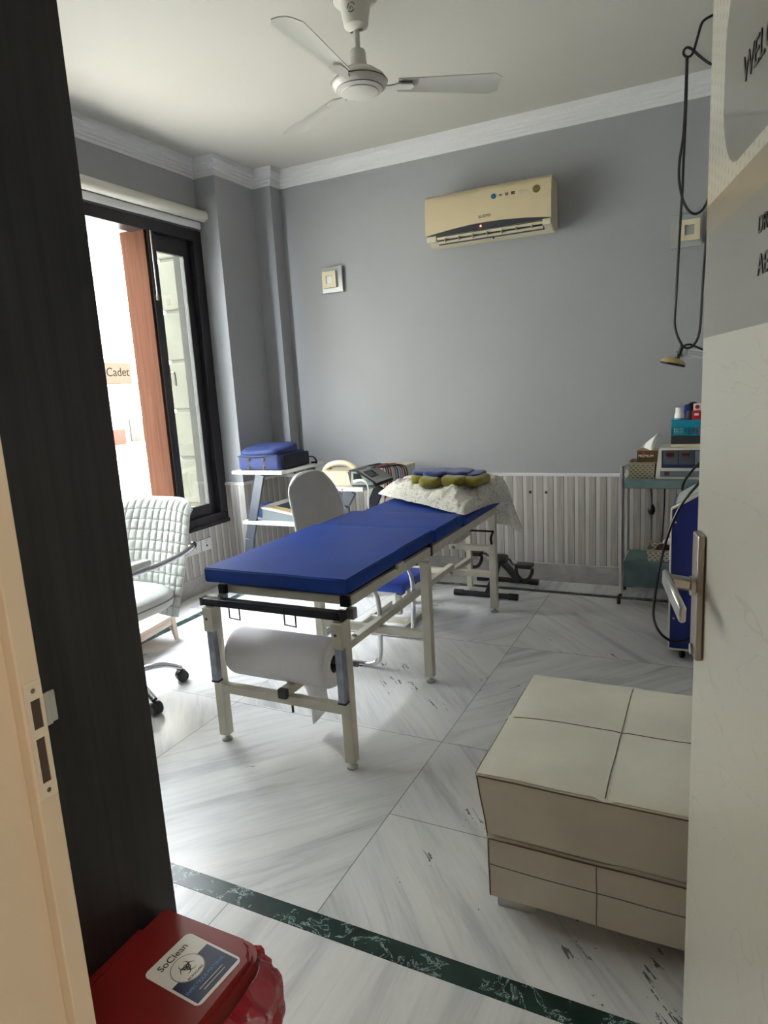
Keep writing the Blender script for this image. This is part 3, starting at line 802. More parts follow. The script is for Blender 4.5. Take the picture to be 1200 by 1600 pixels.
# ================================================================== treatment couch
bed = thing('treatment_couch', 'blue vinyl treatment couch on a cream tubular frame', 'treatment couch', (-1.49, 2.0, 0))
def legp(x, y, top, w_=.042):
    lg = obj('leg', sqtube(nb(), (x, y, .028), (x, y, top), w_, up=(0, 1, 0)), 'creammetal', bed)
    b_ = nb(); lathe(b_, [(.0, .0), (.022, .0), (.022, .008), (.010, .014), (.006, .016), (.006, .03), (0, .03)], (x, y, 0), seg=20)
    obj('foot', b_, 'panelgrey', lg, smooth=True)
    return lg
CX = -1.47
for x in (-1.795, -1.195): legp(x, 2.0, .625)
for x in (-1.795, -1.195): legp(x, 2.79, .60)
for x in (-1.795, -1.19): legp(x, 3.84, .62)
legp(CX, 4.20, .43, .034)
# crossbars and centre rails
for y, x0, x1 in ((2.0, -1.775, -1.215), (2.79, -1.775, -1.215), (3.84, -1.775, -1.21)):
    obj('crossbar', sqtube(nb(), (x0, y, .24), (x1, y, .24), .036), 'creammetal', bed)
obj('crossbar', sqtube(nb(), (CX, 3.84, .405), (-1.21, 3.84, .405), .034), 'creammetal', bed)
rl = obj('centre_rail', sqtube(nb(), (CX, 1.985, .270), (CX, 3.855, .270), .036), 'creammetal', bed)
obj('end_cap', B(CX-.019, CX+.019, 1.965, 1.987, .251, .289, bev=.002), 'black', rl)
obj('rail_bolt', lathe(nb(), [(.012, 0), (.010, .006), (0, .008)], (CX+.01, 3.815, .235), (0, -1, 0), 12), 'bronze', bed)
obj('rail_bolt', lathe(nb(), [(.012, 0), (.010, .006), (0, .008)], (CX+.03, 3.815, .405), (0, -1, 0), 12), 'bronze', bed)
b_ = nb(); box(b_, CX-.035, CX-.02, 2.46, 2.56, .285, .29); lathe(b_, [(.012, 0), (.01, .006), (0, .008)], (CX+.0, 2.56, .288), (0, 0, 1), 12)
obj('hinge_bolt', b_, 'bronze', bed)
obj('rear_rail', sqtube(nb(), (CX, 3.86, .235), (CX, 4.19, .225), .034), 'creammetal', bed)
obj('rear_rail', sqtube(nb(), (CX, 3.86, .41), (CX, 4.19, .415), .034), 'creammetal', bed)
obj('release_pin', T([(CX, 2.03, .22), (CX, 2.03, .165)], .005, 8), 'black', bed)
# top frame
TZ = .655
tf = nb()
for x in (-1.765, -1.185):
    sqtube(tf, (x, 2.03, TZ), (x, 2.80, TZ-.005), .034, .038); sqtube(tf, (x, 2.83, TZ-.008), (x, 3.86, TZ-.012), .034, .044)
for y in (2.045, 2.40, 2.78, 2.86, 3.30, 3.84): sqtube(tf, (-1.748, y, TZ), (-1.202, y, TZ), .03, .034)
obj('top_frame', tf, 'creammetal', bed)
for x in (-1.752, -1.19): obj('frame_cap', B(x-.018, x+.018, 2.012, 2.03, TZ-.019, TZ+.019, bev=.002), 'black', bed)
obj('frame_cap', B(-1.205, -1.165, 2.803, 2.822, .625, .685, bev=.003), 'black', bed)
b_ = nb()
for x in (-1.755, -1.62, -1.40, -1.26): sqtube(b_, (x, 2.05, .676), (x+.0, 2.75, .676), .012, .01)
sqtube(b_, (-1.75, 2.05, .680), (-1.19, 2.05, .680), .01, .012); sqtube(b_, (-1.187, 2.05, .680), (-1.187, 2.78, .680), .012, .012)
obj('mattress_board_edge', b_, 'blackbar', bed)
# black front bar with telescopic chrome uprights
fb = obj('front_bar', sqtube(nb(), (-1.800, 1.962, .622), (-1.172, 1.962, .622), .034, .030), 'blackbar', bed, label='worn black enamelled square bar')
for x in (-1.172, -1.812): obj('end_cap', B(x, x+.012, 1.944, 1.980, .605, .639, bev=.002), 'black', fb)
for x in (-1.774, -1.186):
    sl = obj('sleeve', sqtube(nb(), (x, 1.958, .60), (x, 1.958, .502), .045, up=(0, 1, 0)), 'creammetal', bed)
    obj('telescopic_rod', sqtube(nb(), (x, 1.955, .505), (x, 1.955, .292), .030, up=(0, 1, 0)), 'chromedark', sl, label='worn chrome square rod')
    b_ = nb(); box(b_, x-.016, x+.016, 1.939, 1.971, .286, .292); obj('rod_cap', b_, 'black', sl)
    obj('bolt_hole', lathe(nb(), [(.006, 0), (0, .001)], (x-.004, 1.9345, .555), (0, -1, 0), 12), 'ink', sl)
    obj('spacer', B(x-.014+.03, x+.014+.03, 1.99, 2.02, .60, .64), 'steel', sl)
for x in (-1.66, -1.40):
    obj('roll_hook', T([(x-.025, 1.965, .61), (x-.025, 1.965, .560), (x+.025, 1.965, .556), (x+.025, 1.965, .61)], .0032, 8), 'black', bed)
# side clips on the long rail
for y in (2.42,): obj('clip', B(-1.172, -1.158, y, y+.06, .665, .69, bev=.002), 'creammetal', bed)
b_ = nb(); tube(b_, [(-1.33, 3.70, .545), (-1.15, 3.72, .54)], .006, 8); tube(b_, [(-1.15, 3.72, .54), (-1.145, 3.66, .515), (-1.13, 3.62, .49)], .007, 8, sm=3)
obj('tilt_lever', b_, 'blackbar', bed)
# mattress sections
def cushion(name, x0, x1, y0, y1, z0, z1, tilt=0, bev=.012):
    bm = nb(); hx, hy, hz = (x1-x0)/2, (y1-y0)/2, (z1-z0)/2
    r = bmesh.ops.create_cube(bm, size=2)
    bmesh.ops.subdivide_edges(bm, edges=bm.edges[:], cuts=9, use_grid_fill=True)
    for v in bm.verts:
        x, y, z = v.co
        ex = 1-abs(x)**8; ey = 1-abs(y)**8
        puff = .004*ex*ey*(1 if z > .99 else 0)
        nz = noise.noise(Vector((x*2.3+x0, y*2.9+y0*3, z)))*.0022
        v.co = Vector((x0+hx+x*hx*(1+.004*math.cos(z*1.2)), y0+hy+y*hy, z0+hz+z*hz+puff+nz))
    es = [e for e in bm.edges if len(e.link_faces) == 2 and e.calc_face_angle(0) > 1.0]
    bmesh.ops.bevel(bm, geom=es, offset=bev, segments=3, affect='EDGES', clamp_overlap=True)
    if tilt: bmesh.ops.rotate(bm, cent=(0, y0, z0), matrix=Matrix.Rotation(tilt, 3, 'X'), verts=bm.verts[:])
    return obj(name, bm, 'bluevinyl', bed, smooth=True)
cushion('mattress_section', -1.812, -1.162, 1.988, 2.832, .690, .748)
cushion('mattress_section', -1.812, -1.160, 2.838, 3.235, .683, .741)
cushion('mattress_section', -1.812, -1.158, 3.243, 3.90, .672, .716)

# paper roll on its rod
pr = thing('paper_roll', 'large white couch paper roll hung under the couch foot', 'paper roll', (-1.52, 2.075, .37))
RX0, RX1, RY, RZ, RR = -1.757, -1.292, 2.085, .373, .098
bm = nb()
def rf(u, v):
    a = u*2*PI; x = RX0+.01+(RX1-RX0-.02)*v
    r = RR+.0012*noise.noise(Vector((x*60, 0, 0)))+.0012*noise.noise(Vector((x*9, a, 3)))
    if v == 0 or v == 1: r -= .006; x += -.01 if v == 0 else .01
    return Vector((x, RY+r*math.cos(a), RZ+r*math.sin(a)))
V = grid(bm, rf, 48, 70, closeu=True)
for end in (0, -1):
    inn = [bm.verts.new((V[i][end].co.x, RY+.036*math.cos(i/48*2*PI), RZ+.036*math.sin(i/48*2*PI))) for i in range(48)]
    for i in range(48): bm.faces.new((V[i][end], V[(i+1) % 48][end], inn[(i+1) % 48], inn[i]))
    inn2 = [bm.verts.new((V[i][end].co.x+(.05 if end == 0 else -.05), v.co.y, v.co.z)) for i, v in enumerate(inn)]
    for i in range(48): bm.faces.new((inn[i], inn[(i+1) % 48], inn2[(i+1) % 48], inn2[i]))
obj('rolled_paper', bm, 'paper', pr, smooth=True)
bm = nb(); lathe(bm, [(.036, .004), (.036, .46), (.028, .46), (.028, .004), (.036, .004)], (RX0, RY, RZ), (1, 0, 0), 32)
obj('core', bm, 'cardboard', pr, smooth=True)
bm = nb()
def tail(u, v):
    w_ = .17-.05*v
    x = -1.465+w_*(u-.5)*(1-.25*v)
    y = RY+.060+.05*v+.05*math.cos(u*5.2)*v
    z = RZ-.078-.19*v-.05*v*math.sin(u*PI)
    return Vector((x, y, max(.01, z)))
V = grid(bm, tail, 10, 12)
r_ = bmesh.ops.extrude_face_region(bm, geom=bm.faces[:]); bmesh.ops.translate(bm, verts=[v for v in r_['geom'] if isinstance(v, bmesh.types.BMVert)], vec=(0, .0012, 0))
obj('loose_end', bm, 'paper', pr, smooth=True)
rd = obj('roll_rod', T([(-1.80, RY, RZ+.01), (-1.19, RY, RZ+.01)], .0105, 12), 'bronze'); tag(rd, 'thin steel rod carrying the couch paper roll', 'rod')

# pillow draped over the head end
bm = nb()
PA, PB, PC, PD = Vector((-1.90, 3.68, 0)), Vector((-1.15, 3.24, 0)), Vector((-1.03, 4.36, 0)), Vector((-1.72, 4.16, 0))
def pil(side):
    def g(u, v):
        p = PA*(1-u)*(1-v)+PB*u*(1-v)+PC*u*v+PD*(1-u)*v
        cu = abs(2*u-1); cv = abs(2*v-1)
        # edges bow inwards a little between the corners
        c = (PA+PB+PC+PD)/4
        p = c+(p-c)*(1-.06*(cu**4)*(1-cv**2)-.06*(cv**4)*(1-cu**2))
        p = c+(p-c)*(1-(.16 if u > .5 and v > .5 else .05)*(cu**7)*(cv**7))
        th = (max(0, (1-cu**4)*(1-cv**4)))**.6
        wr = .018*noise.noise(Vector((u*6, v*6, side*2)))+.018*noise.noise(Vector((u*15, v*11, 5)))+.008*noise.noise(Vector((u*34, v*26, 8)))
        z = .728+(.030*(1-u)*(1-v)) + (.118*th if side else -.0)+wr*(.3+th)*(1 if side else .15)
        x, y = p.x, p.y
        e = y-3.93
        if e > 0:
            y = 3.93+e*.42+(.05*th if side else 0); z = z-e*.62-(.05*th*min(1, e*5) if side else 0)
        f = x+1.14
        if f > 0: z -= f*.9*min(1, max(0, (p.y-3.4)*3))
        return Vector((x, y, z))
    return g
grid(bm, pil(1), 96, 84); grid(bm, pil(0), 96, 84)
bmesh.ops.remove_doubles(bm, verts=bm.verts[:], dist=.0015)
po = obj('pillow', bm, 'pillow', None, smooth=True); tag(po, 'wrinkled off-white leaf-printed pillow hanging over the couch head', 'pillow')

# folded yellow and blue terry bundle
tb = thing('heat_pad', 'mustard and blue padded terry bundle on the pillow', 'heat pad', (-1.4, 3.65, .84))
def lobe(cx, cy, cz, hx, hy, hz, m_, nm, rz=0):
    bm = superbox(0, 0, 0, hx, hy, hz, p=3.2, nu=22, nv=12, f=lambda q, x, y, z: q+Vector((0, 0, .006*noise.noise(q*18))))
    bm.transform(Matrix.Translation((cx, cy, cz)) @ Matrix.Rotation(rz, 4, 'Z')); bm.transform(Matrix.Translation((-.02, 0, -.010))); return obj(nm, bm, m_, tb, smooth=True)
lobe(-1.545, 3.68, .872, .065, .11, .032, 'yellowknit', 'mustard_panel', .2)
lobe(-1.435, 3.60, .868, .075, .12, .034, 'yellowknit', 'mustard_panel', 0)
lobe(-1.305, 3.62, .872, .075, .12, .034, 'yellowknit', 'mustard_panel', 0)
lobe(-1.195, 3.66, .866, .055, .11, .032, 'yellowknit', 'mustard_panel', -.1)
lobe(-1.535, 3.70, .902, .075, .10, .020, 'blueknit', 'blue_panel', .2)
lobe(-1.43, 3.66, .908, .080, .11, .020, 'blueknit', 'blue_panel', 0)
lobe(-1.33, 3.69, .905, .095, .105, .018, 'blueknit', 'blue_panel', 0)
lobe(-1.225, 3.70, .892, .055, .09, .018, 'blueknit', 'blue_panel', -.1)

# ================================================================== seating
# white quilted office chair beside the window
oc = thing('office_chair', 'white quilted office chair with chrome arms by the window', 'office chair', (-2.55, 2.13, 0))
OX, OY = -2.55, 2.13
hub = nb(); lathe(hub, [(0, .075), (.035, .075), (.038, .12), (.028, .125), (.026, .20), (0, .20)], (OX, OY, 0), seg=24)
obj('base_hub', hub, 'chrome', oc, smooth=True)
obj('gas_lift', lathe(nb(), [(0, .20), (.025, .20), (.025, .30), (.015, .30), (.015, .43), (0, .43)], (OX, OY, 0), seg=20), 'black', oc, smooth=True)
a0 = math.atan2(2.39-OY, -2.402-OX)
for k in range(5):
    a = a0+k*2*PI/5-.02; L = .30
    d = Vector((math.cos(a), math.sin(a), 0))
    if k == 4: pass
    c = Vector((OX, OY, 0))
    lgm = obj('base_arm', T([c+d*.03+Vector((0, 0, .105)), c+d*.12+Vector((0, 0, .118)), c+d*.22+Vector((0, 0, .108)), c+d*L+Vector((0, 0, .07))], [.022, .016], 12, sm=5, flat=.8), 'chrome', oc, smooth=True)
    p = c+d*L; s = Vector((-d.y, d.x, 0))
    bm = nb()
    for sd in (-1, 1): lathe(bm, [(0, -.010), (.026, -.010), (.030, -.005), (.030, .005), (.026, .010), (0, .010)], p+s*sd*.016+Vector((0, 0, .031)), s, 20)
    tube(bm, [p+Vector((0, 0, .03)), p+Vector((0, 0, .07))], .008, 10)
    lathe(bm, [(.029, -.006), (.029, .006), (.02, .006), (.02, -.006)], p+Vector((0, 0, .029)), s, 20)
    obj('caster', bm, 'black', lgm, smooth=True)
def seatf(q, x, y, z):
    q = q.copy(); q.z += .012*(1-x*x)*(1 if z > 0 else 0); return q
obj('seat', superbox(OX+.005, OY-.02, .475, .262, .265, .055, p=3.6, nu=40, nv=18, f=seatf), 'whitevinyl', oc, smooth=True)
bm = nb()
pts = []
for k in range(40):
    a = k/40*2*PI; e = 2/3.6
    pts.append(Vector((OX+.005+.263*math.copysign(abs(math.cos(a))**e, math.cos(a)), OY-.02+.266*math.copysign(abs(math.sin(a))**e, math.sin(a)), .482)))
tube(bm, pts, .0035, 6, closed=True); obj('seat_piping', bm, 'seamgrey', oc, smooth=True)
# back shell, quilted grid
BX, BY = OX+.01, OY+.24
def bc(s, t):
    """s -1..1 across, t 0..1 up"""
    hw = .225+.045*math.sin(min(1, t*1.15)*PI*.75)
    z = .37+.555*t
    y = BY+.055*t+.10*t*t + .045*s*s*-1
    return Vector((BX+hw*s, y, z))
bm = nb()
NS, NT = 97, 111
def bf(u, v):
    s = 2*u-1; t = v
    # round the top corners
    tt = t*(1-.085*abs(s)**5*t**3)
    p = bc(s, tt)
    cell = min(((s+1)*6) % 1, 1-((s+1)*6) % 1), min((t*11) % 1, 1-(t*11) % 1)
    g = math.exp(-(cell[0]/.12)**2)+math.exp(-(cell[1]/.12)**2)
    p.y += -.028+.006*min(1, g)+.026*abs(s)**6+.026*max(0, t-.9)**2*60
    return p
V1 = grid(bm, bf, NS, NT)
V2 = grid(bm, lambda u, v: bc(2*u-1, v*(1-.085*abs(2*u-1)**5*v**3))+Vector((0, .03*(1-abs(2*u-1)**6), 0)), NS, NT)
for i in range(NS-1):
    bm.faces.new((V1[i][0], V1[i+1][0], V2[i+1][0], V2[i][0])); bm.faces.new((V1[i][-1], V2[i][-1], V2[i+1][-1], V1[i+1][-1]))
for j in range(NT-1):
    bm.faces.new((V1[0][j], V2[0][j], V2[0][j+1], V1[0][j+1])); bm.faces.new((V1[-1][j], V1[-1][j+1], V2[-1][j+1], V2[-1][j]))
bk = obj('backrest', bm, 'whitevinyl', oc, smooth=True)
bm = nb()
for k in range(1, 12):
    u = k/12; tube(bm, [bf(u, v/40)+Vector((0, -.0010, 0)) for v in range(0, 41)], .0013, 4)
for k in range(1, 11):
    v = k/11
    if v < 1: tube(bm, [bf(u/40, v)+Vector((0, -.0010, 0)) for u in range(0, 41)], .0013, 4)
obj('stitching', bm, 'seamgrey', bk)
for s in (-1, 1):
    ax = OX+.005+s*.285
    ar = obj('armrest', T([(ax-s*.01, 2.43, .705), (ax, 2.33, .685), (ax, 2.18, .672), (ax, 2.02, .672), (ax, 1.92, .66), (ax, 1.90, .60), (ax-s*.01, 1.95, .50), (ax-s*.03, 2.0, .44)], .0125, 12, sm=6, flat=1.0), 'chrome', oc, smooth=True)
    lathe_b = lathe(nb(), [(0, -.006), (.018, -.006), (.018, .006), (0, .006)], (ax-s*.008, 2.435, .708), (1, 0, 0), 18)
    obj('arm_bolt', lathe_b, 'chromedark', ar, smooth=True)
    obj('arm_pad', superbox(ax-s*.012, 2.03, .70, .028, .12, .018, p=4), 'whitevinyl', ar, smooth=True)

# beige step stool near the window wall
stp = thing('step_stool', 'low beige plastic step stool behind the office chair', 'step stool', (-2.95, 2.65, 0))
R_ = Matrix.Translation((-2.975, 2.63, 0)) @ Matrix.Rotation(math.radians(8), 4, 'Z'); setxf(R_)
WL[stp.name] = Vector((-2.975, 2.63, 0)); stp.location = (-2.975, 2.63, 0)
bm = nb(); box(bm, -.15, .15, -.26, .22, .135, .155, bev=.008)
box(bm, .125, .14, -.20, .17, .095, .137, bev=.004); box(bm, -.14, -.125, -.20, .17, .095, .137, bev=.004)
box(bm, -.13, .13, .185, .20, .095, .137, bev=.004); box(bm, -.13, .13, -.24, -.225, .095, .137, bev=.004)
obj('step_top', bm, 'beigeply', stp, smooth=True)
for sx in (-1, 1):
    for sy in (-1, 1):
        cy = .19 if sy > 0 else -.235
        pf = [(sx*.145, 0), (sx*.152, .0), (sx*.142, .14), (sx*.10, .14), (sx*.125, .09)]
        obj('leg', prism(nb(), pf if sx > 0 else pf[::-1], 1, cy-.02, cy+.02, bev=.003), 'beigeply', stp)
setxf(Matrix.Identity(4))

# beige cantilever chair behind the couch
ch = thing('cantilever_chair', 'beige rounded-back chair with chrome tube base behind the couch', 'chair', (-1.8, 3.15, 0))
bm = nb()
def bkf(u, v):
    s = 2*u-1; t = v
    w = (.262-.010*t)*((1-.30*max(0, (t-.78)/.22)**3) if s < 0 else (1-.55*max(0, (t-.45)/.55)**2.2))
    z = .50+.470*t-.02*abs(s)**2.6*t**3
    return Vector((-1.985-.07*t+.03*s*s, 3.165+w*s, z))
G1 = grid(bm, lambda u, v: bkf(u, v)+Vector((.022*(1-abs(2*u-1)**6), 0, 0)), 32, 26)
G2 = grid(bm, lambda u, v: bkf(u, v)+Vector((-.022*(1-abs(2*u-1)**6), 0, 0)), 32, 26)
for i in range(31):
    bm.faces.new((G1[i][0], G1[i+1][0], G2[i+1][0], G2[i][0])); bm.faces.new((G1[i][-1], G2[i][-1], G2[i+1][-1], G1[i+1][-1]))
bmesh.ops.remove_doubles(bm, verts=bm.verts[:], dist=.0005)
bk = obj('backrest', bm, 'beigefab', ch, smooth=True)
rim = [bkf(0, v/12) for v in range(13)]+[bkf(u/16, 1) for u in range(1, 16)]+[bkf(1, 1-v/12) for v in range(13)]
obj('piping', T([p+Vector((.004, 0, 0)) for p in rim], .006, 8, sm=2), 'whitevinyl', bk, smooth=True)
obj('seat', superbox(-1.775, 3.06, .475, .235, .20, .032, p=5), 'beigefab', ch, smooth=True)
for y in (2.85, 3.27):
    obj('tube_frame', T([(-2.02, y, .62), (-2.0, y, .46), (-1.9, y, .435), (-1.56, y, .43), (-1.50, y, .40), (-1.482, y, .30), (-1.49, y, .10), (-1.505, y, .045), (-1.56, y, .016), (-1.70, y, .014), (-2.02, y, .014)], .0125, 12, sm=6), 'chrome', ch, smooth=True)
obj('cross_tube', T([(-2.02, 2.85, .014), (-2.02, 3.27, .014)], .0125, 12), 'chrome', ch, smooth=True)
obj('floor_glide', B(-1.72, -1.60, 2.838, 2.862, 0, .003), 'black', ch)

# low blue footstool under the couch
fs_ = thing('footstool', 'low blue-topped footstool on cream metal base under the couch', 'footstool', (-1.74, 3.55, 0))
obj('padded_top', B(-1.90, -1.592, 3.365, 3.735, .228, .280, bev=.006), 'bluevinyl2', fs_, smooth=True)
obj('post', sqtube(nb(), (-1.71, 3.555, .03), (-1.71, 3.555, .228), .034, up=(0, 1, 0)), 'creammetal', fs_)
bm = nb(); sqtube(bm, (-1.60, 3.34, .016), (-1.60, 3.78, .016), .03); obj('base_bar', bm, 'creammetal', fs_)
obj('base_bar', sqtube(nb(), (-1.88, 3.49, .016), (-1.615, 3.49, .016), .03), 'creammetal', fs_)
obj('base_bar', sqtube(nb(), (-1.88, 3.34, .016), (-1.88, 3.78, .016), .03), 'creammetal', fs_)
obj('end_cap', B(-1.616, -1.584, 3.333, 3.34, .001, .031), 'black', fs_)
obj('support_block', B(-1.64, -1.60, 3.38, 3.42, .215, .229), 'black', fs_)

# ottoman by the door
ot = thing('ottoman', 'square cream leatherette ottoman with stitched seams by the door', 'ottoman', (-.2, 1.8, 0))
OXc, OYc = -.205, 1.803
def otf(hx, hy, z0, z1, topgrow, puff, side):
    def D(x, y, z):              # x, y, z in -1..1 on the unit block -> room point
        k = (z+1)/2
        X = hx*(1+topgrow*k)*x; Y = hy*(1+topgrow*k)*y; Z = z0+(z1-z0)*k
        if z > .999: Z += puff*(1-abs(x)**6)*(1-abs(y)**6)-.003*(math.exp(-(x/.03)**2)+math.exp(-(y/.03)**2))
        b = side*(1-abs(z)**4)
        if abs(x) > .999: X += math.copysign(b*(1-abs(y)**6), x)
        if abs(y) > .999: Y += math.copysign(b*(1-abs(x)**6), y)
        n = noise.noise(Vector((X*7, Y*7, Z*9)))*.0025
        return Vector((OXc+X+n, OYc+Y+n, Z+(n if z > .999 else 0)))
    return D
def otblock(D):
    bm = nb(); bmesh.ops.create_cube(bm, size=2)
    bmesh.ops.subdivide_edges(bm, edges=bm.edges[:], cuts=23, use_grid_fill=True)
    for v in bm.verts: v.co = D(*v.co)
    es = [e for e in bm.edges if len(e.link_faces) == 2 and e.calc_face_angle(0) > .9]
    bmesh.ops.bevel(bm, geom=es, offset=.009, segments=3, affect='EDGES', clamp_overlap=True)
    return bm
D1 = otf(.304, .299, .245, .428, .055, .012, .006); D2 = otf(.300, .296, .058, .240, .005, .0, .004)
tp_ = obj('seat_block', otblock(D1), 'ottoman', ot, smooth=True)
bs_ = obj('base_block', otblock(D2), 'ottoman', ot, smooth=True)
M['seamline'] = mat('brown_seam_thread', (.15, .12, .085), .8)
def seam(fn, par, r=.0013, off=(0, 0, 0), n=40, a=-1.0, b=1.0):
    obj('seam', T([fn(a+(b-a)*i/n)+Vector(off) for i in range(n+1)], r, 5), 'seamline', par)
e_ = .975
seam(lambda t: D1(t, 0, 1), tp_, off=(0, 0, .0008), a=-.97, b=.97); seam(lambda t: D1(0, t, 1), tp_, off=(0, 0, .0008), a=-.97, b=.97)
seam(lambda t: D1(t, -1, .93), tp_, .0020, (0, -.0005, 0), a=-e_, b=e_); seam(lambda t: D1(-1, t, .93), tp_, .0020, (-.0005, 0, 0), a=-e_, b=e_)
seam(lambda t: D1(-.985, -1, t), tp_, .0018, (0, -.0005, 0), a=-.95, b=.93)
seam(lambda t: D2(t, -1, .93), bs_, .0022, (0, -.0005, 0), a=-e_, b=e_); seam(lambda t: D2(-1, t, .93), bs_, .0022, (-.0005, 0, 0), a=-e_, b=e_)
seam(lambda t: D2(-.985, -1, t), bs_, .0018, (0, -.0005, 0), a=-.95, b=.93)
seam(lambda t: D2(t, -1, .10), bs_, .0012, (0, -.0003, 0), a=-e_, b=e_); seam(lambda t: D2(-.07, -1, t), bs_, .0012, (0, -.0003, 0), a=-.95, b=.93)
for sx in (-1, 1):
    for sy in (-1, 1):
        x = OXc+sx*.235; y = OYc+sy*.235
        obj('foot', prism(nb(), [(x-.055, .055), (x-.055, .0), (x+.03, .0), (x+.046, .006), (x+.055, .02), (x+.055, .055)], 1, y-.02, y+.02, bev=.002), 'steel', ot, label='dull metal block foot')

# ================================================================== bin in the foreground
bn = thing('waste_bin', 'red pedal waste bin with infectious material label in the foreground', 'bin', (-.90, .70, 0))
H = .345
bm = nb()
prism(bm, [(-1.035, .50), (-.785, .50), (-.785, .885), (-1.035, .885)], 2, .0, .30)
for v in bm.verts:
    if v.co.z < .1: v.co.x = -.91+(v.co.x+.91)*.86; v.co.y = .69+(v.co.y-.69)*.9
es = [e for e in bm.edges if abs(e.verts[0].co.z-e.verts[1].co.z) > .1]
bmesh.ops.bevel(bm, geom=es, offset=.03, segments=4, affect='EDGES')
obj('body', bm, 'red', bn, smooth=True)
bm = nb()
def rrect(x0, x1, y0, y1, r, n=6):
    pts = []
    for cx, cy, a in ((x1-r, y1-r, 0), (x0+.006, y1-.006, 90), (x0+.006, y0+.006, 180), (x1-r, y0+r, 270)):
        rr = r if a in (0, 270) else .006
        for k in range(n+1):
            t = math.radians(a+90*k/n); pts.append((cx+rr*math.cos(t), cy+rr*math.sin(t)))
    return pts
rr1 = rrect(-1.035, -.772, .475, .905, .045)
prism(bm, rr1, 2, .300, .330)
vs = [v for v in bm.verts if v.co.z > .32]
lid = obj('lid', bm, 'red', bn)
bm = nb(); prism(bm, rrect(-1.028, -.778, .487, .894, .040), 2, .329, H)
tops = [e for e in bm.edges if e.verts[0].co.z > .34 and e.verts[1].co.z > .34]
bmesh.ops.bevel(bm, geom=tops, offset=.009, segments=3, affect='EDGES')
obj('raised_panel', bm, 'red', lid, smooth=True)
bm = nb(); box(bm, -1.049, -1.028, .70, .84, .29, .335, bev=.004)
obj('lid_hinge', bm, 'red', lid)
# label
LC = Vector((-.866, .801, H)); lx = Vector((.985, -.10, 0)).normalized(); lx = Vector((.72, .0, 0))
A0 = math.radians(-4)
def lp(a, b, h=0):   # a along the reading direction, b up the label
    ux = Vector((math.cos(RA), math.sin(RA), 0)); uy = Vector((-math.sin(RA), math.cos(RA), 0))
    return LC+ux*a+uy*b+Vector((0, 0, h))
RA = math.radians(86)
ux = Vector((math.cos(RA), math.sin(RA), 0)); uy = Vector((-math.sin(RA), math.cos(RA), 0))
def lab(poly, h0, h1, m_, par, nm='label_print'):
    bm = nb()
    v0 = [bm.verts.new(lp(a, b, h0)) for a, b in poly]; v1 = [bm.verts.new(lp(a, b, h1)) for a, b in poly]
    n = len(poly); bm.faces.new(v0); bm.faces.new(v1)
    for i in range(n): bm.faces.new((v0[i], v0[(i+1) % n], v1[(i+1) % n], v1[i]))
    return obj(nm, bm, m_, par)
def arcrect(w_, h_, r, n=5):
    pts = []
    for cx, cy, a in ((w_-r, h_-r, 0), (-w_+r, h_-r, 90), (-w_+r, -h_+r, 180), (w_-r, -h_+r, 270)):
        for k in range(n+1):
            t = math.radians(a+90*k/n); pts.append((cx+r*math.cos(t), cy+r*math.sin(t)))
    return pts
sk = lab(arcrect(.058, .073, .012), -.001, .0006, 'white', bn, 'label')
def circ(cx, cy, r, n=28, a0=0, a1=360): return [(cx+r*math.cos(math.radians(a0+(a1-a0)*k/n)), cy+r*math.sin(math.radians(a0+(a1-a0)*k/n))) for k in range(n)]
lab([(-.053, -.066), (.053, -.066), (.053, .016), (.026, .016), (.016, .004), (-.030, .004), (-.035, .0), (-.053, .0)], .0006, .0009, 'navy', sk)
lab(circ(-.006, .0085, .033), .0009, .0011, 'seamgrey', sk); lab(circ(-.006, .0085, .031), .0011, .0014, 'white', sk)
# trefoil
bm = nb()
for k in range(3):
    a = math.radians(90+120*k); cx, cy = -.006+.0085*math.cos(a), .0105+.0085*math.sin(a)
    R1 = .0095; pts = []
    for q in range(15):
        t = a-PI*.86+2*PI*.86*q/14 - 0
        t = a+PI + (q/14-.5)*2*math.radians(145)
        pts.append(lp(cx+R1*math.cos(t)*1.0, cy+R1*math.sin(t), .0016))
    rr_ = [.0003+.0011*math.sin(PI*q/14) for q in range(15)]
    tube(bm, pts, rr_, 6, flat=.4)
tube(bm, [lp(-.006+.0065*math.cos(t*PI/9), .0105+.0065*math.sin(t*PI/9), .0016) for t in range(18)], .0009, 6, closed=True, flat=.4)
obj('label_print', bm, 'ink', sk)
text('lettering', 'SoClean', .021, lp(-.037, .046, .0008), ux, uy, 'ink', sk, depth=.0003)
text('lettering', 'BIOHAZARD', .0068, lp(-.026, -.016, .0016), ux, uy, 'ink', sk, depth=.0003)
text('lettering', 'INFECTIOUS MATERIAL', .0108, lp(-.050, -.038, .001), ux, uy, 'skyblue', sk, depth=.0003, sx=.86)
for k in range(2):
    bm = nb(); p0 = lp(-.030+.004*k, -.047-.008*k, .0012); p1 = lp(.030-.002*k, -.047-.008*k, .0012); tube(bm, [p0, p1], .0008, 4)
    obj('label_print', bm, 'white', sk)
bm = nb(); prism(bm, [(.06, 0), (.135, 0), (.0975, .065)], 0, 0, .001)
obj('warning_sticker', B(-1.0, -.88, .493, .4995, .14, .27), 'yellow', bn, label='yellow warning sticker')
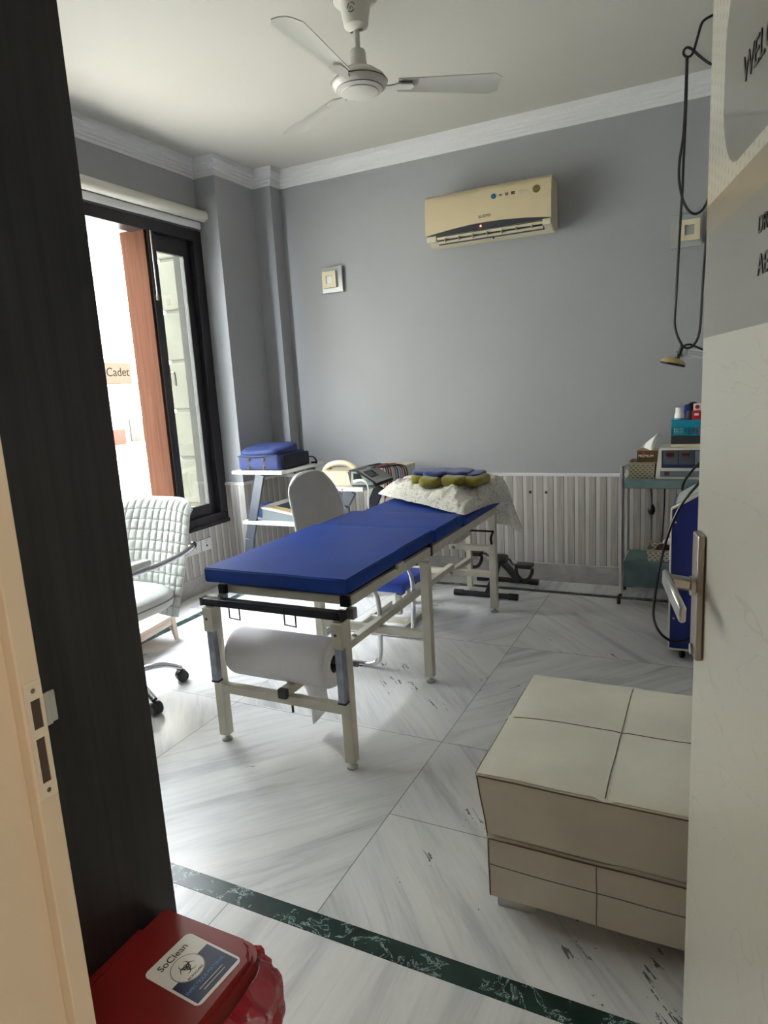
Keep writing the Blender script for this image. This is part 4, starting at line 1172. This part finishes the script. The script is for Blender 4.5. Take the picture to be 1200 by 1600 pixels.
# red bag hanging out of the rim
bm = nb()
per = [(-1.0, .90), (-.93, .905), (-.86, .905), (-.80, .90), (-.765, .87), (-.757, .80), (-.757, .72), (-.757, .62), (-.76, .52), (-.79, .478), (-.88, .472), (-.98, .474)]
sp_ = smooth_path([(x, y, 0) for x, y in per], 6)
NP = len(sp_)
def bagf(u, v):
    i = u*(NP-1); p = sp_[min(NP-1, int(i))]
    c = Vector((-.90, .69, 0)); d = (p-c).normalized()
    n1 = noise.noise(Vector((u*22, v*3.2, 1))); n2 = noise.noise(Vector((u*50, v*9, 4)))
    out = .010+.036*math.sin(min(1, v*2.2)*PI*.5)*(1-.45*v)+.024*n1+.008*n2
    z = .312-.20*v+.010*n1
    if v < .08: z = .318; out = .002
    return p+d*max(.002, out)+Vector((0, 0, z))
V = grid(bm, bagf, 120, 26)
obj('bin_bag', bm, 'redbag', bn, smooth=True, label='crumpled red plastic bag')

# ================================================================== two instrument stands
def stand(label, x0, x1, y0, y1, ztop, zlow, lowx0, lowx1, legf, legr):
    t = thing('instrument_stand', label, 'stand', ((x0+x1)/2, (y0+y1)/2, 0), 'white-shelved instrument stands')
    obj('shelf', B(x0, x1, y0, y1, ztop-.026, ztop, bev=.003), 'whitelam', t)
    obj('shelf', B(lowx0, lowx1, y0, y1, zlow-.026, zlow, bev=.003), 'whitelam', t)
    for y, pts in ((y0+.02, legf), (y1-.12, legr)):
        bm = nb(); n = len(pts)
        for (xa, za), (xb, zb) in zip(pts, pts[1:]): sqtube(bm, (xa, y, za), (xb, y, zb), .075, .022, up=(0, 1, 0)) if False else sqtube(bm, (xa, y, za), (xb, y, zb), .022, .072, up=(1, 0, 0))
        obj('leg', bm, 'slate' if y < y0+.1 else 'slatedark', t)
    obj('foot_bar', B(legf[-1][0]-.03, legf[-1][0]+.03, y0, y1-.05, 0, .02, bev=.003), 'slatedark', t)
    for x in (legf[0][0]-.1, legf[0][0]-.06): obj('bolt', lathe(nb(), [(.006, 0), (.005, .003), (0, .004)], (x, y0, ztop-.013), (0, -1, 0), 10), 'bronze', t)
    return t
stand('white-shelved stand in the corner carrying the navy bag', -3.155, -2.715, 3.865, 4.44, .872, .502, -3.10, -2.64, [(-2.915, .845), (-2.99, .60), (-3.06, .36), (-3.11, .02)], [(-2.76, .845), (-2.80, .6), (-2.84, .36), (-2.88, .02)])
# travel bag
bgx = thing('travel_bag', 'navy fabric travel bag lying on the corner stand', 'bag', (-2.92, 4.1, .872))
bm = nb(); box(bm, -3.105, -2.75, 3.885, 4.25, .873, .985, bev=.02, seg=3)
obj('body', bm, 'bagblue', bgx, smooth=True)
bm = superbox(-2.935, 4.05, 1.005, .178, .165, .036, p=4, nu=36, nv=14, f=lambda q, x, y, z: q+Vector((.05*z*0, 0, .010*noise.noise(q*14)+.018*y*(1 if z > 0 else 0))))
obj('flap', bm, 'bagblue', bgx, smooth=True)
obj('side_pocket', B(-2.752, -2.728, 3.92, 4.26, .875, .975, bev=.01), 'bagdark', bgx, smooth=True)
obj('zip', T([(-3.10, 3.882, .975), (-2.93, 3.879, .968), (-2.755, 3.882, .985), (-2.735, 4.05, .99)], .004, 6, sm=4), 'bagdark', bgx)
for x in (-3.005, -2.875):
    for z in (.893, .952):
        obj('stud', lathe(nb(), [(.019, 0), (.019, .003), (.012, .004), (.010, .010), (0, .012)], (x, 3.8855, z), (0, -1, 0), 20), 'black', bgx, smooth=True)
obj('strap', T([(-2.74, 4.25, .93), (-2.71, 4.29, .92), (-2.715, 4.33, .878), (-2.74, 4.30, .876)], .012, 8, sm=5, flat=.4), 'bagdark', bgx, smooth=True)
# lower shelf unit
dv = thing('therapy_unit', 'cream and grey desktop therapy unit on the lower corner shelf', 'device', (-2.78, 4.05, .502))
bm = prism(nb(), [(3.90, .503), (4.25, .503), (4.25, .575), (4.20, .575), (3.90, .535)], 0, -2.965, -2.655, bev=.004)
bm2 = nb(); 
obj('base', prism(nb(), [(-2.950, .503), (-2.66, .503), (-2.66, .545), (-2.950, .59)], 1, 3.905, 4.27, bev=.004), 'greyplas', dv)
bm.free()
obj('top_cover', prism(nb(), [(-2.953, .590), (-2.655, .543), (-2.655, .556), (-2.953, .606)], 1, 3.90, 4.28, bev=.003), 'whiteplas', dv)
obj('control_panel', prism(nb(), [(-2.90, .5965), (-2.69, .5625), (-2.69, .5645), (-2.90, .5985)], 1, 3.92, 3.99), 'lampshade', dv)
obj('control_panel', prism(nb(), [(-2.88, .5935), (-2.69, .5625), (-2.69, .5655), (-2.88, .5965)], 1, 4.0, 4.20), 'darkplas', dv)
o_ = obj('storage_pouch', B(-3.06, -2.985, 3.98, 4.16, .503, .60, bev=.015), 'bagblue'); tag(o_, 'small navy pouch behind the lower shelf unit', 'pouch')

stand('white-shelved stand behind the couch carrying the cream monitor', -2.52, -2.068, 3.845, 4.20, .766, .42, -2.45, -2.0, [(-2.165, .74), (-2.23, .64), (-2.21, .45), (-2.17, .02)], [(-2.06, .74), (-2.12, .62), (-2.17, .45), (-2.20, .02)])
mo = thing('ultrasound_unit', 'cream portable therapy monitor with carry handle and dark screen end', 'device', (-2.3, 4.05, .766))
pf = [(-2.50, .767), (-2.155, .767), (-2.165, .80), (-2.185, .862), (-2.205, .872), (-2.46, .862), (-2.50, .82)]
obj('housing', prism(nb(), pf, 1, 3.885, 4.14, bev=.014), 'creamplas', mo, smooth=True)
obj('carry_handle', T([(-2.45, 4.01, .858), (-2.41, 4.01, .895), (-2.34, 4.01, .912), (-2.27, 4.01, .908), (-2.22, 4.01, .886), (-2.195, 4.01, .862)], .019, 12, sm=5), 'creamplas', mo, smooth=True)
pf2 = [(-2.175, .767), (-1.985, .767), (-1.978, .79), (-2.12, .878), (-2.165, .885), (-2.195, .872)]
fb_ = obj('front_bezel', prism(nb(), pf2, 1, 3.872, 4.155, bev=.010), 'darkplas', mo, smooth=True)
def slope(y0, y1, a0, a1, m_, h=.002):
    p0 = Vector((-2.12, 0, .878)); p1 = Vector((-1.978, 0, .79)); d = p1-p0; n_ = Vector((-d.z, 0, d.x)).normalized()
    n_ = n_ if n_.z > 0 else -n_
    q = [p0+d*a0, p0+d*a1, p0+d*a1+n_*h, p0+d*a0+n_*h]
    return prism(nb(), [(v.x, v.z) for v in q], 1, y0, y1)
obj('control_face', slope(3.888, 4.14, .05, .95, 'x', .0018), 'panelgrey', fb_)
obj('display', slope(3.91, 4.03, .18, .62, 'x', .0030), 'screen', fb_)
obj('control_face', prism(nb(), [(-2.168, .782), (-2.0, .782), (-2.005, .80), (-2.125, .868), (-2.160, .868)], 1, 3.8695, 3.8725), 'panelgrey', fb_)
obj('display', prism(nb(), [(-2.145, .815), (-2.075, .815), (-2.095, .858), (-2.145, .858)], 1, 3.867, 3.8697), 'screen', fb_)
for k in range(3): obj('button', lathe(nb(), [(.006, 0), (.005, .003), (0, .003)], (-2.05+.018*k, 3.8695, .812-.008*k), (0, -1, 0), 12), 'skyblue' if k == 1 else 'panelgrey', fb_)
obj('knob', lathe(nb(), [(.012, 0), (.010, .012), (0, .013)], (-2.43, 4.05, .862), (0, 0, 1), 14), 'redcard', mo, smooth=True, label='red knob')
pb = thing('probe_cable', 'white handheld probe with cable hanging from the cream monitor', 'probe', (-2.08, 3.85, .80))
obj('probe_head', T([(-2.135, 3.855, .805), (-2.10, 3.85, .814), (-2.06, 3.848, .815), (-2.04, 3.848, .803)], [.012, .008], 10, sm=4), 'whitelam', pb, smooth=True)
obj('cable', T([(-2.04, 3.848, .803), (-2.02, 3.835, .76), (-2.025, 3.83, .66), (-2.03, 3.83, .54), (-2.06, 3.84, .40)], .0055, 8, sm=6), 'whitelam', pb, smooth=True)
# white accessory box with the lead wires
bx_ = thing('lead_box', 'cream box topped by a tangle of red and black leads', 'box', (-2.1, 4.35, .766))
obj('box_body', B(-2.24, -1.97, 4.25, 4.50, .60, .845, bev=.006), 'whiteplas', bx_)
obj('lid', B(-2.245, -1.965, 4.245, 4.505, .845, .853, bev=.002), 'sconcein', bx_)
for x in (-2.22, -1.99): obj('leg', sqtube(nb(), (x, 4.30, 0), (x, 4.30, .60), .02, up=(0, 1, 0)), 'slatedark', bx_)
obj('leg', sqtube(nb(), (-1.99, 4.47, 0), (-1.99, 4.47, .60), .02, up=(0, 1, 0)), 'slatedark', bx_)
cols = ['redcard', 'black', 'black', 'redcard', 'whiteplas', 'greyplas', 'black', 'skyblue', 'redcard', 'black', 'black']
for k, cc in enumerate(cols):
    x = -2.13+.018*k; dz = .006*(k % 3)
    o_ = obj('lead_wire', T([(x-.06, 4.02+.01*(k % 4), .875), (x-.03, 4.12, .872+dz), (x+.0, 4.20, .868+dz), (x+.03, 4.235, .835), (x+.035, 4.232, .72-.02*(k % 4)), (x+.03-.01*(k % 3), 4.225, .60+.03*(k % 5))], .0042, 6, sm=5), cc, None, smooth=True)
    names = {'redcard': 'red', 'black': 'black', 'whiteplas': 'off-white', 'greyplas': 'grey', 'skyblue': 'blue'}
    tag(o_, '%s electrode lead draped over the side of the cream box' % names[cc], 'cable', 'electrode leads on the cream box')

# ================================================================== pedal exerciser
pe = thing('pedal_exerciser', 'black folding pedal exerciser on the floor behind the couch', 'exerciser', (-1.3, 4.25, 0))
for (xa, xb, y, z) in ((-1.515, -1.14, 4.09, .022), (-1.47, -1.09, 4.45, .022)):
    fb2 = obj('foot_bar', T([(xa, y, z), (xb, y, z)], .018, 14), 'black', pe, smooth=True)
    for x in (xa, xb): obj('rubber_end', T([(x-.03, y, z), (x+.03, y, z)], .022, 14), 'black', fb2, smooth=True)
up_ = obj('frame_strut', sqtube(nb(), (-1.315, 4.09, .025), (-1.285, 4.30, .215), .05, .025, up=(1, 0, 0)), 'darkplas', pe)
obj('frame_strut', sqtube(nb(), (-1.20, 4.45, .025), (-1.285, 4.30, .215), .05, .025, up=(1, 0, 0)), 'darkplas', pe)
obj('frame_strut', sqtube(nb(), (-1.36, 4.45, .025), (-1.285, 4.30, .215), .03, .02, up=(1, 0, 0)), 'darkplas', pe)
pl_ = obj('sticker', sqtube(nb(), (-1.3125, 4.087, .045), (-1.304, 4.142, .098), .020, .003, up=(0, -1, .9)), 'white', up_)
bm = nb(); bm.free()
obj('crank_hub', lathe(nb(), [(0, -.05), (.03, -.05), (.034, -.03), (.034, .03), (.03, .05), (0, .05)], (-1.285, 4.30, .215), (1, 0, 0), 24), 'black', pe, smooth=True)
obj('crank', T([(-1.235, 4.30, .215), (-1.215, 4.30, .21), (-1.195, 4.29, .185), (-1.16, 4.29, .18)], .008, 8, sm=4), 'chromedark', pe, smooth=True)
obj('crank', T([(-1.335, 4.30, .215), (-1.36, 4.30, .225), (-1.385, 4.30, .245), (-1.42, 4.30, .245)], .008, 8, sm=4), 'chromedark', pe, smooth=True)
def pedal(cx, cy, cz, name='pedal'):
    p = obj(name, B(cx-.055, cx+.055, cy-.045, cy+.045, cz-.012, cz+.014, bev=.004), 'black', pe)
    pts = [(cx-.053, cy-.02, cz-.01), (cx-.045, cy-.02, cz-.06), (cx-.01, cy-.02, cz-.095), (cx+.03, cy-.02, cz-.085), (cx+.055, cy-.02, cz-.04), (cx+.055, cy-.02, cz-.01)]
    obj('toe_strap', T(pts, .009, 8, sm=4, flat=1.3), 'black', p, smooth=True)
pedal(-1.115, 4.29, .18); pedal(-1.465, 4.30, .245)

# ================================================================== trolley on the right
tr = thing('instrument_trolley', 'chrome two-shelf trolley with teal drapes by the right wall', 'trolley', (-.12, 4.3, 0))
TX0, TX1, TY0, TY1 = -.487, .26, 4.20, 4.505
for x in (TX0, TX1):
    for y in (TY0, TY1):
        ps = obj('post', T([(x, y, .07), (x, y, .865 if y == TY0 else .80)], .013, 14), 'steel', tr, smooth=True)
        bm = nb(); lathe(bm, [(0, -.010), (.024, -.010), (.028, -.006), (.028, .006), (.024, .010), (0, .010)], (x-.014, y-.01, .029), (1, .25, 0), 22); tube(bm, [(x, y, .07), (x-.012, y-.008, .045)], .010, 8)
        obj('caster', bm, 'black', ps, smooth=True)
        obj('wheel_disc', lathe(nb(), [(.014, -.0115), (.0, -.013)], (x-.014, y-.01, .029), (1, .25, 0), 16), 'steel', ps)
for z0, m_ in ((.756, 'tealcloth'), (.255, 'tealcloth')):
    sh = obj('shelf', B(TX0+.008, TX1-.008, TY0+.008, TY1-.008, z0, z0+.018, bev=.002), 'steel', tr)
obj('guard_rail', T([(TX0, TY0, .858), (TX0, TY1, .835)], .006, 8), 'steel', tr, smooth=True)
obj('guard_rail', T([(TX0, TY1, .80), (TX1, TY1, .80)], .006, 8), 'steel', tr, smooth=True)
# drapes
def drape(z, drop, label, seed):
    bm = nb()
    def f(u, v):
        x = TX0+.016+(TX1-TX0-.03)*u
        n1 = noise.noise(Vector((u*9, v*4, seed)))
        a = v*1.35
        if a < 1: y = TY1-.02-(TY1-TY0-.012)*a; zz = z+.0045+.003*abs(n1)
        else:
            k = (a-1)/.35; y = TY0-.006-.012*k+.008*n1*k; zz = z+.004-drop*k*(1+.12*n1)
        return Vector((x, y, zz))
    grid(bm, f, 40, 26)
    r_ = bmesh.ops.extrude_face_region(bm, geom=bm.faces[:]); bmesh.ops.translate(bm, verts=[v for v in r_['geom'] if isinstance(v, bmesh.types.BMVert)], vec=(0, -.0025, .0025))
    o_ = obj('cloth_drape', bm, 'tealcloth', None, smooth=True); tag(o_, label, 'cloth'); return o_
drape(.774, .045, 'teal cloth drape covering the upper trolley shelf', 2)
drape(.273, .155, 'teal cloth drape hanging from the lower trolley shelf', 9)
# devices on the trolley
em = thing('electrotherapy_unit', 'cream box unit with two red displays on the trolley', 'device', (-.05, 4.35, .782))
ZB = .7815
bm = nb(); prism(bm, [(-.305, ZB), (.13, ZB), (.13, ZB+.185), (-.288, ZB+.185)], 1, 4.235, 4.46, bev=.006)
obj('case', bm, 'whiteplas', em, smooth=True)
obj('front_panel', B(-.272, .11, 4.2315, 4.2355, ZB+.068, ZB+.172, bev=.001), 'navy', em)
for x in (-.262, -.178): 
    q = obj('control_face', B(x, x+.078, 4.229, 4.232, ZB+.088, ZB+.168), 'slate', em)
    obj('display', B(x+.016, x+.056, 4.2275, 4.2295, ZB+.138, ZB+.156), 'leddull', q)
obj('control_face', B(-.094, .0, 4.229, 4.232, ZB+.088, ZB+.168), 'greyplas', em)
obj('lower_panel', B(-.278, .11, 4.2325, 4.2365, ZB+.015, ZB+.050), 'greyplas', em)
obj('logo', B(-.255, -.228, 4.2305, 4.233, ZB+.022, ZB+.046), 'maroon', em)
o_ = thing('white_tray', 'flat yellowish tray on top of the cream unit', 'tray', (-.1, 4.34, ZB+.186))
obj('tray_body', B(-.225, .09, 4.27, 4.43, ZB+.186, ZB+.202, bev=.003), 'sconcein', o_)
obj('clear_box', B(-.228, .08, 4.28, 4.42, ZB+.2025, ZB+.252, bev=.006), 'darkplas', o_, label='smoky grey lidded box')
bz = ZB+.2525
bk_ = thing('plastic_basket', 'turquoise perforated basket of bottles and cartons on trolley', 'basket', (-.1, 4.34, bz))
bm = nb()
NXh = 13
x0, x1, y0, y1, hh = -.228, .05, 4.275, 4.425, .088
def lerp(a, b, t): return a+(b-a)*t
# front and back walls as lattice bars
def wallbars(pa, pb):
    pa = Vector(pa); pb = Vector(pb)
    for k in range(NXh+1): 
        p = pa.lerp(pb, k/NXh); sqtube(bm, p+Vector((0, 0, .0)), p+Vector((0, 0, .052)), .006, .004)
    for z, h in ((.004, .010), (.018, .006), (.032, .006), (.044, .006)): sqtube(bm, pa+Vector((0, 0, z)), pb+Vector((0, 0, z)), .004, h)
    sqtube(bm, pa+Vector((0, 0, .068)), pb+Vector((0, 0, .068)), .004, .040); sqtube(bm, pa+Vector((0, 0, .088)), pb+Vector((0, 0, .088)), .010, .005)
wallbars((x0+.005, y0, bz), (x1, y0, bz)); wallbars((x0+.005, y1, bz), (x1, y1, bz)); wallbars((x0+.005, y0, bz), (x0+.005, y1, bz)); wallbars((x1, y0, bz), (x1, y1, bz))
box(bm, x0+.005, x1, y0, y1, bz, bz+.003)
obj('basket_body', bm, 'cyan', bk_)
def jar(nm, x, y, r, h, body, cap, label, cat):
    t = thing(nm, label, cat, (x, y, bz+.004))
    obj('body', lathe(nb(), [(0, 0), (r, 0), (r, h*.72), (r*.85, h*.8), (r*.85, h*.82), (0, h*.82)], (x, y, bz+.0045), seg=24), body, t, smooth=True)
    obj('cap', lathe(nb(), [(0, h*.82), (r*.8, h*.82), (r*.8, h), (0, h)], (x, y, bz+.0045), seg=24), cap, t, smooth=True)
    obj('label_band', lathe(nb(), [(r+.0006, h*.30), (r+.0006, h*.62)], (x, y, bz+.0045), seg=24), 'skyblue', t, smooth=True)
jar('medicine_jar', -.185, 4.315, .027, .155, 'white', 'whitelam', 'white jar with pale blue label in the turquoise basket', 'jar')
o_ = obj('dark_bottle', lathe(nb(), [(0, 0), (.022, 0), (.022, .09), (.012, .11), (.012, .13), (0, .13)], (-.135, 4.37, bz+.0045), seg=20), 'slate', None, smooth=True); tag(o_, 'dark teal bottle between jar and red carton in basket', 'bottle')
ct = thing('red_carton', 'small red carton standing in the turquoise basket', 'carton', (-.09, 4.32, bz+.005))
obj('carton_body', B(-.118, -.068, 4.295, 4.335, bz+.005, bz+.140, bev=.001), 'redcard', ct)
obj('printed_patch', B(-.105, -.082, 4.2935, 4.295, bz+.112, bz+.126), 'white', ct)
ct = thing('white_carton', 'white carton with red dot leaning above the red carton', 'carton', (-.09, 4.36, bz+.005))
obj('carton_body', B(-.112, -.070, 4.34, 4.375, bz+.005, bz+.178, bev=.001), 'white', ct)
obj('printed_dot', lathe(nb(), [(.012, 0), (.012, .001), (0, .001)], (-.091, 4.3395, bz+.160), (0, -1, 0), 20), 'redcard', ct)
o_ = obj('red_carton', B(-.062, -.04, 4.30, 4.34, bz+.005, bz+.138, bev=.001), 'maroon'); tag(o_, 'dark red narrow carton at the right of the basket', 'carton')
o_ = obj('sachet', superbox(-.148, 4.395, bz+.118, .022, .012, .055, p=3), 'bluebox', None, smooth=True); tag(o_, 'dark blue crumpled sachet at the back of the basket', 'sachet')
o_ = obj('black_pouch', superbox(-.115, 4.405, bz+.125, .040, .010, .062, p=2.2), 'black', None, smooth=True); tag(o_, 'round black pouch behind the cartons in the basket', 'pouch')
# taupe basket with tissues
def basket(nm, label, x0, x1, y0, y1, z0, h, m_, fl=.012):
    t = thing(nm, label, 'basket', ((x0+x1)/2, (y0+y1)/2, z0))
    bm = nb()
    def ring(z, o, i_=0): return [(x0-o+i_, y0-o+i_, z), (x1+o-i_, y0-o+i_, z), (x1+o-i_, y1+o-i_, z), (x0-o+i_, y1+o-i_, z)]
    rs = [ring(z0, 0), ring(z0+h, fl), ring(z0+h, fl, .005), ring(z0+.004, 0, .005)]
    V = [[bm.verts.new(p) for p in r] for r in rs]
    for a, b in zip(V, V[1:]):
        for k in range(4): bm.faces.new((a[k], a[(k+1) % 4], b[(k+1) % 4], b[k]))
    bm.faces.new(V[0]); bm.faces.new(V[-1])
    bk = obj('lattice_body', bm, m_, t)
    bm = nb(); q = ring(z0+h, fl)
    for k in range(4): sqtube(bm, q[k], q[(k+1) % 4], .009, .012)
    obj('rim', bm, 'tan' if m_ == 'weavetan' else 'rattan', t)
    return t
basket('storage_basket', 'taupe lattice basket under the tissue box on trolley', -.452, -.315, 4.27, 4.45, .7815, .092, 'weavetan', .006)
tx = thing('tissue_box', 'brown tissue box with a white tissue pulled up', 'tissue box', (-.37, 4.35, .87))
obj('box_body', B(-.415, -.295, 4.30, 4.42, .872, .944, bev=.0015), 'tissuebox', tx)
obj('top_print', B(-.414, -.296, 4.301, 4.419, .944, .946), 'tan', tx)
text('lettering', 'PREMIUM', .021, (-.408, 4.2995, .906), (1, 0, 0), (0, 0, 1), 'white', tx)
obj('printed_dot', lathe(nb(), [(.010, 0), (.010, .0008), (0, .0008)], (-.378, 4.2998, .930), (0, -1, 0), 16), 'redcard', tx)
bm = nb(); grid(bm, lambda u, v: Vector((-.375+.075*v+(.035*(1-v)+.012)*(u-.5)*2, 4.35+.03*math.sin(u*5+v*3)*(1-v*.4), .946+.088*v+.008*math.sin(u*4))), 10, 10)
r_ = bmesh.ops.extrude_face_region(bm, geom=bm.faces[:]); bmesh.ops.translate(bm, verts=[v for v in r_['geom'] if isinstance(v, bmesh.types.BMVert)], vec=(0, .0015, 0))
obj('tissue', bm, 'white', tx, smooth=True)
lb = basket('storage_basket', 'cream lattice basket with dark wool items on lower shelf', -.335, -.12, 4.22, 4.42, .280, .070, 'weave', .010)
for k, (x, y, z, m_) in enumerate(((-.25, 4.31, .335, 'mauve'), (-.19, 4.34, .345, 'black'), (-.17, 4.28, .338, 'mauve'), (-.215, 4.36, .362, 'white'))):
    o_ = obj('elastic_bandage', superbox(x, y, z, .05, .045, .032, p=2.5, nu=24, nv=12, f=lambda q, a, b, c: q+Vector((0, 0, .008*noise.noise(q*30)))), m_, None, smooth=True)
    tag(o_, ['maroon wool wrap at the left in the cream basket', 'black wrap in the middle of the cream basket', 'maroon wool wrap at the right front of the cream basket', 'white folded cloth on top of the dark wraps in the cream basket'][k], 'wrap', 'wraps in the cream basket')
# black flex with plug under the trolley shelf
pg = thing('power_plug', 'black plug dangling below the upper trolley shelf', 'plug', (-.335, 4.40, .55))
obj('flex', T([(-.345, 4.40, .755), (-.342, 4.40, .70), (-.335, 4.40, .63), (-.335, 4.40, .60)], .004, 8, sm=4), 'black', pg)
obj('plug_body', lathe(nb(), [(0, 0), (.012, 0), (.022, .02), (.022, .04), (.009, .065), (0, .065)], (-.335, 4.40, .535), seg=16), 'black', pg, smooth=True)
obj('hanging_cord', T([(-.262, 4.42, .755), (-.262, 4.42, .60), (-.268, 4.42, .45), (-.275, 4.40, .36)], .0045, 8, sm=5), 'black', tr, smooth=True)

# blue therapy cabinet on casters
bcx = thing('therapy_cabinet', 'blue therapy cabinet with cream edges partly behind the door', 'cabinet', (.02, 3.55, 0))
CY0, CY1 = 3.40, 3.78
pf = [(-.168, .062), (.22, .062), (.22, .93), (.10, .93), (-.168, .765)]
obj('body', prism(nb(), pf, 1, CY0, CY1, bev=.004), 'booth', bcx)
bm = nb()
sqtube(bm, (-.170, CY0+.002, .765), (.10, CY0+.002, .931), .012, .014, up=(0, 1, 0)); sqtube(bm, (-.170, CY0-.0, .062), (-.170, CY0, .768), .008, .008, up=(0, 1, 0)); sqtube(bm, (-.172, CY0, .062), (.22, CY0, .062), .008, .010)
obj('edge_trim', bm, 'whiteplas', bcx)
obj('control_panel', prism(nb(), [(-.15, .779), (.08, .920), (.077, .925), (-.153, .784)], 1, CY0+.03, CY1-.03), 'panelgrey', bcx)
obj('nameplate', B(-.062, .0, CY0-.004, CY0, .09, .50, bev=.001), 'sockets', bcx)
for k in range(4): obj('vent_slit', B(-.06, .06, CY0-.0015, CY0, .72-.018*k, .726-.018*k), 'ink', bcx)
for z in (.70, .22): obj('screw', lathe(nb(), [(.005, 0), (0, .002)], (-.15, CY0-.0005, z), (0, -1, 0), 10), 'steel', bcx)
for x in (-.11, .16):
    for y in (CY0+.05, CY1-.05):
        bm = nb(); lathe(bm, [(0, -.01), (.022, -.01), (.026, -.005), (.026, .005), (.022, .01), (0, .01)], (x, y, .026), (1, .3, 0), 20); tube(bm, [(x, y, .03), (x, y, .062)], .010, 8)
        obj('caster', bm, 'black', bcx, smooth=True)
obj('socket_head', lathe(nb(), [(0, 0), (.03, 0), (.026, .05), (.016, .07), (0, .07)], (-.02, 3.56, .862), (-.3, 0, 1), 16), 'black', bcx, smooth=True)
obj('power_cord', T([(-.02, 3.36, .95), (-.055, 3.34, .90), (-.125, 3.33, .80), (-.178, 3.33, .66), (-.215, 3.33, .48), (-.232, 3.33, .34), (-.235, 3.33, .24), (-.205, 3.33, .165), (-.15, 3.34, .125), (-.08, 3.35, .14), (-.02, 3.37, .20)], .0065, 8, sm=6), 'black', bcx, smooth=True)
obj('power_cord', T([(-.01, 4.14, .93), (-.06, 4.13, .90), (-.125, 4.12, .82), (-.150, 4.12, .765), (-.145, 4.12, .72), (-.12, 4.12, .69), (-.09, 4.12, .66)], .0065, 8, sm=6), 'black', em, smooth=True)

# ================================================================== lamp and hanging cable
LY = 3.79
la = thing('examination_lamp', 'swing-arm lamp with yellowed round head by the right wall', 'lamp', (.1, LY, 1.45))
tilt = Vector((-.25, -.15, -1)).normalized()
hc = Vector((-.198, LY, 1.452)); ax_ = Vector((.26, .05, 1)).normalized()
obj('lamp_head', lathe(nb(), [(0, -.010), (.050, -.012), (.060, -.008), (.060, .002), (.050, .014), (.025, .022), (0, .024)], hc, ax_, 32), 'lampshade', la, smooth=True)
obj('head_rim', lathe(nb(), [(.058, -.014), (.0615, -.011), (.0615, -.006), (.058, -.004)], hc, ax_, 32), 'black', la, smooth=True)
bm = nb(); box(bm, -.185, -.155, LY-.012, LY+.012, 1.475, 1.505, bev=.003); tube(bm, [(-.18, LY, 1.47), (-.165, LY, 1.50)], .012, 10)
obj('head_joint', bm, 'chromedark', la)
bm = nb(); box(bm, -.155, -.125, LY-.008, LY+.008, 1.485, 1.515, bev=.003); obj('arm_bracket', bm, 'sockets', la)
for dz, dx in ((.016, 0), (-.016, -.008)): obj('arm_rod', sqtube(nb(), (-.14+dx, LY, 1.50+dz), (.30, LY+.05, 1.40+dz), .008), 'sockets', la)
obj('spring', T([(-.12, LY, 1.497), (.1, LY+.02, 1.45)], .003, 6), 'steel', la)
obj('wall_bracket', B(.29, XR, LY-.02, LY+.09, 1.36, 1.44, bev=.004), 'sockets', la)
cb = thing('hanging_cable', 'black cable looped from a ceiling hook down to the lamp', 'cable', (-.1, LY, ZC))
CA = [(-.05, 3.038), (-.052, 3.01), (-.057, 2.986), (-.103, 2.967), (-.123, 2.908), (-.138, 2.854), (-.153, 2.836), (-.172, 2.841), (-.181, 2.859), (-.171, 2.875), (-.149, 2.867), (-.105, 2.819), (-.058, 2.779), (-.02, 2.775)]
CB = [(-.167, 2.839), (-.168, 2.672), (-.173, 2.507), (-.187, 2.397), (-.188, 2.311), (-.172, 2.228), (-.148, 2.172), (-.116, 2.144), (-.083, 2.156), (-.06, 2.198), (-.05, 2.242), (-.045, 2.40), (-.03, 2.60)]
CC = [(-.164, 2.839), (-.165, 2.643), (-.169, 2.45), (-.172, 2.251), (-.176, 2.165), (-.183, 1.96), (-.190, 1.75), (-.193, 1.642), (-.180, 1.582), (-.156, 1.53)]
CD = [(-.156, 1.53), (-.132, 1.516), (-.106, 1.527), (-.084, 1.568), (-.075, 1.647), (-.071, 1.827), (-.062, 2.003), (-.04, 2.3)]
CE = [(-.155, 1.527), (-.126, 1.534), (-.097, 1.523), (-.059, 1.502), (.02, 1.46)]
for nm, P_, r in (('ceiling_wire', CA, .006), ('cable_strand', CB, .006), ('cable_strand', CC, .006), ('cable_strand', CD, .006), ('cable_strand', CE, .005)):
    dy = {'ceiling_wire': 0, 'cable_strand': .004}[nm]
    obj(nm, T([(x, 3.75+dy, z) for x, z in P_], r, 8, sm=6), 'black', cb, smooth=True)
obj('strain_relief', T([(-.156, 3.754, 1.53), (-.166, 3.77, 1.50), (-.180, 3.79, 1.478)], .010, 10, sm=3), 'black', cb, smooth=True)
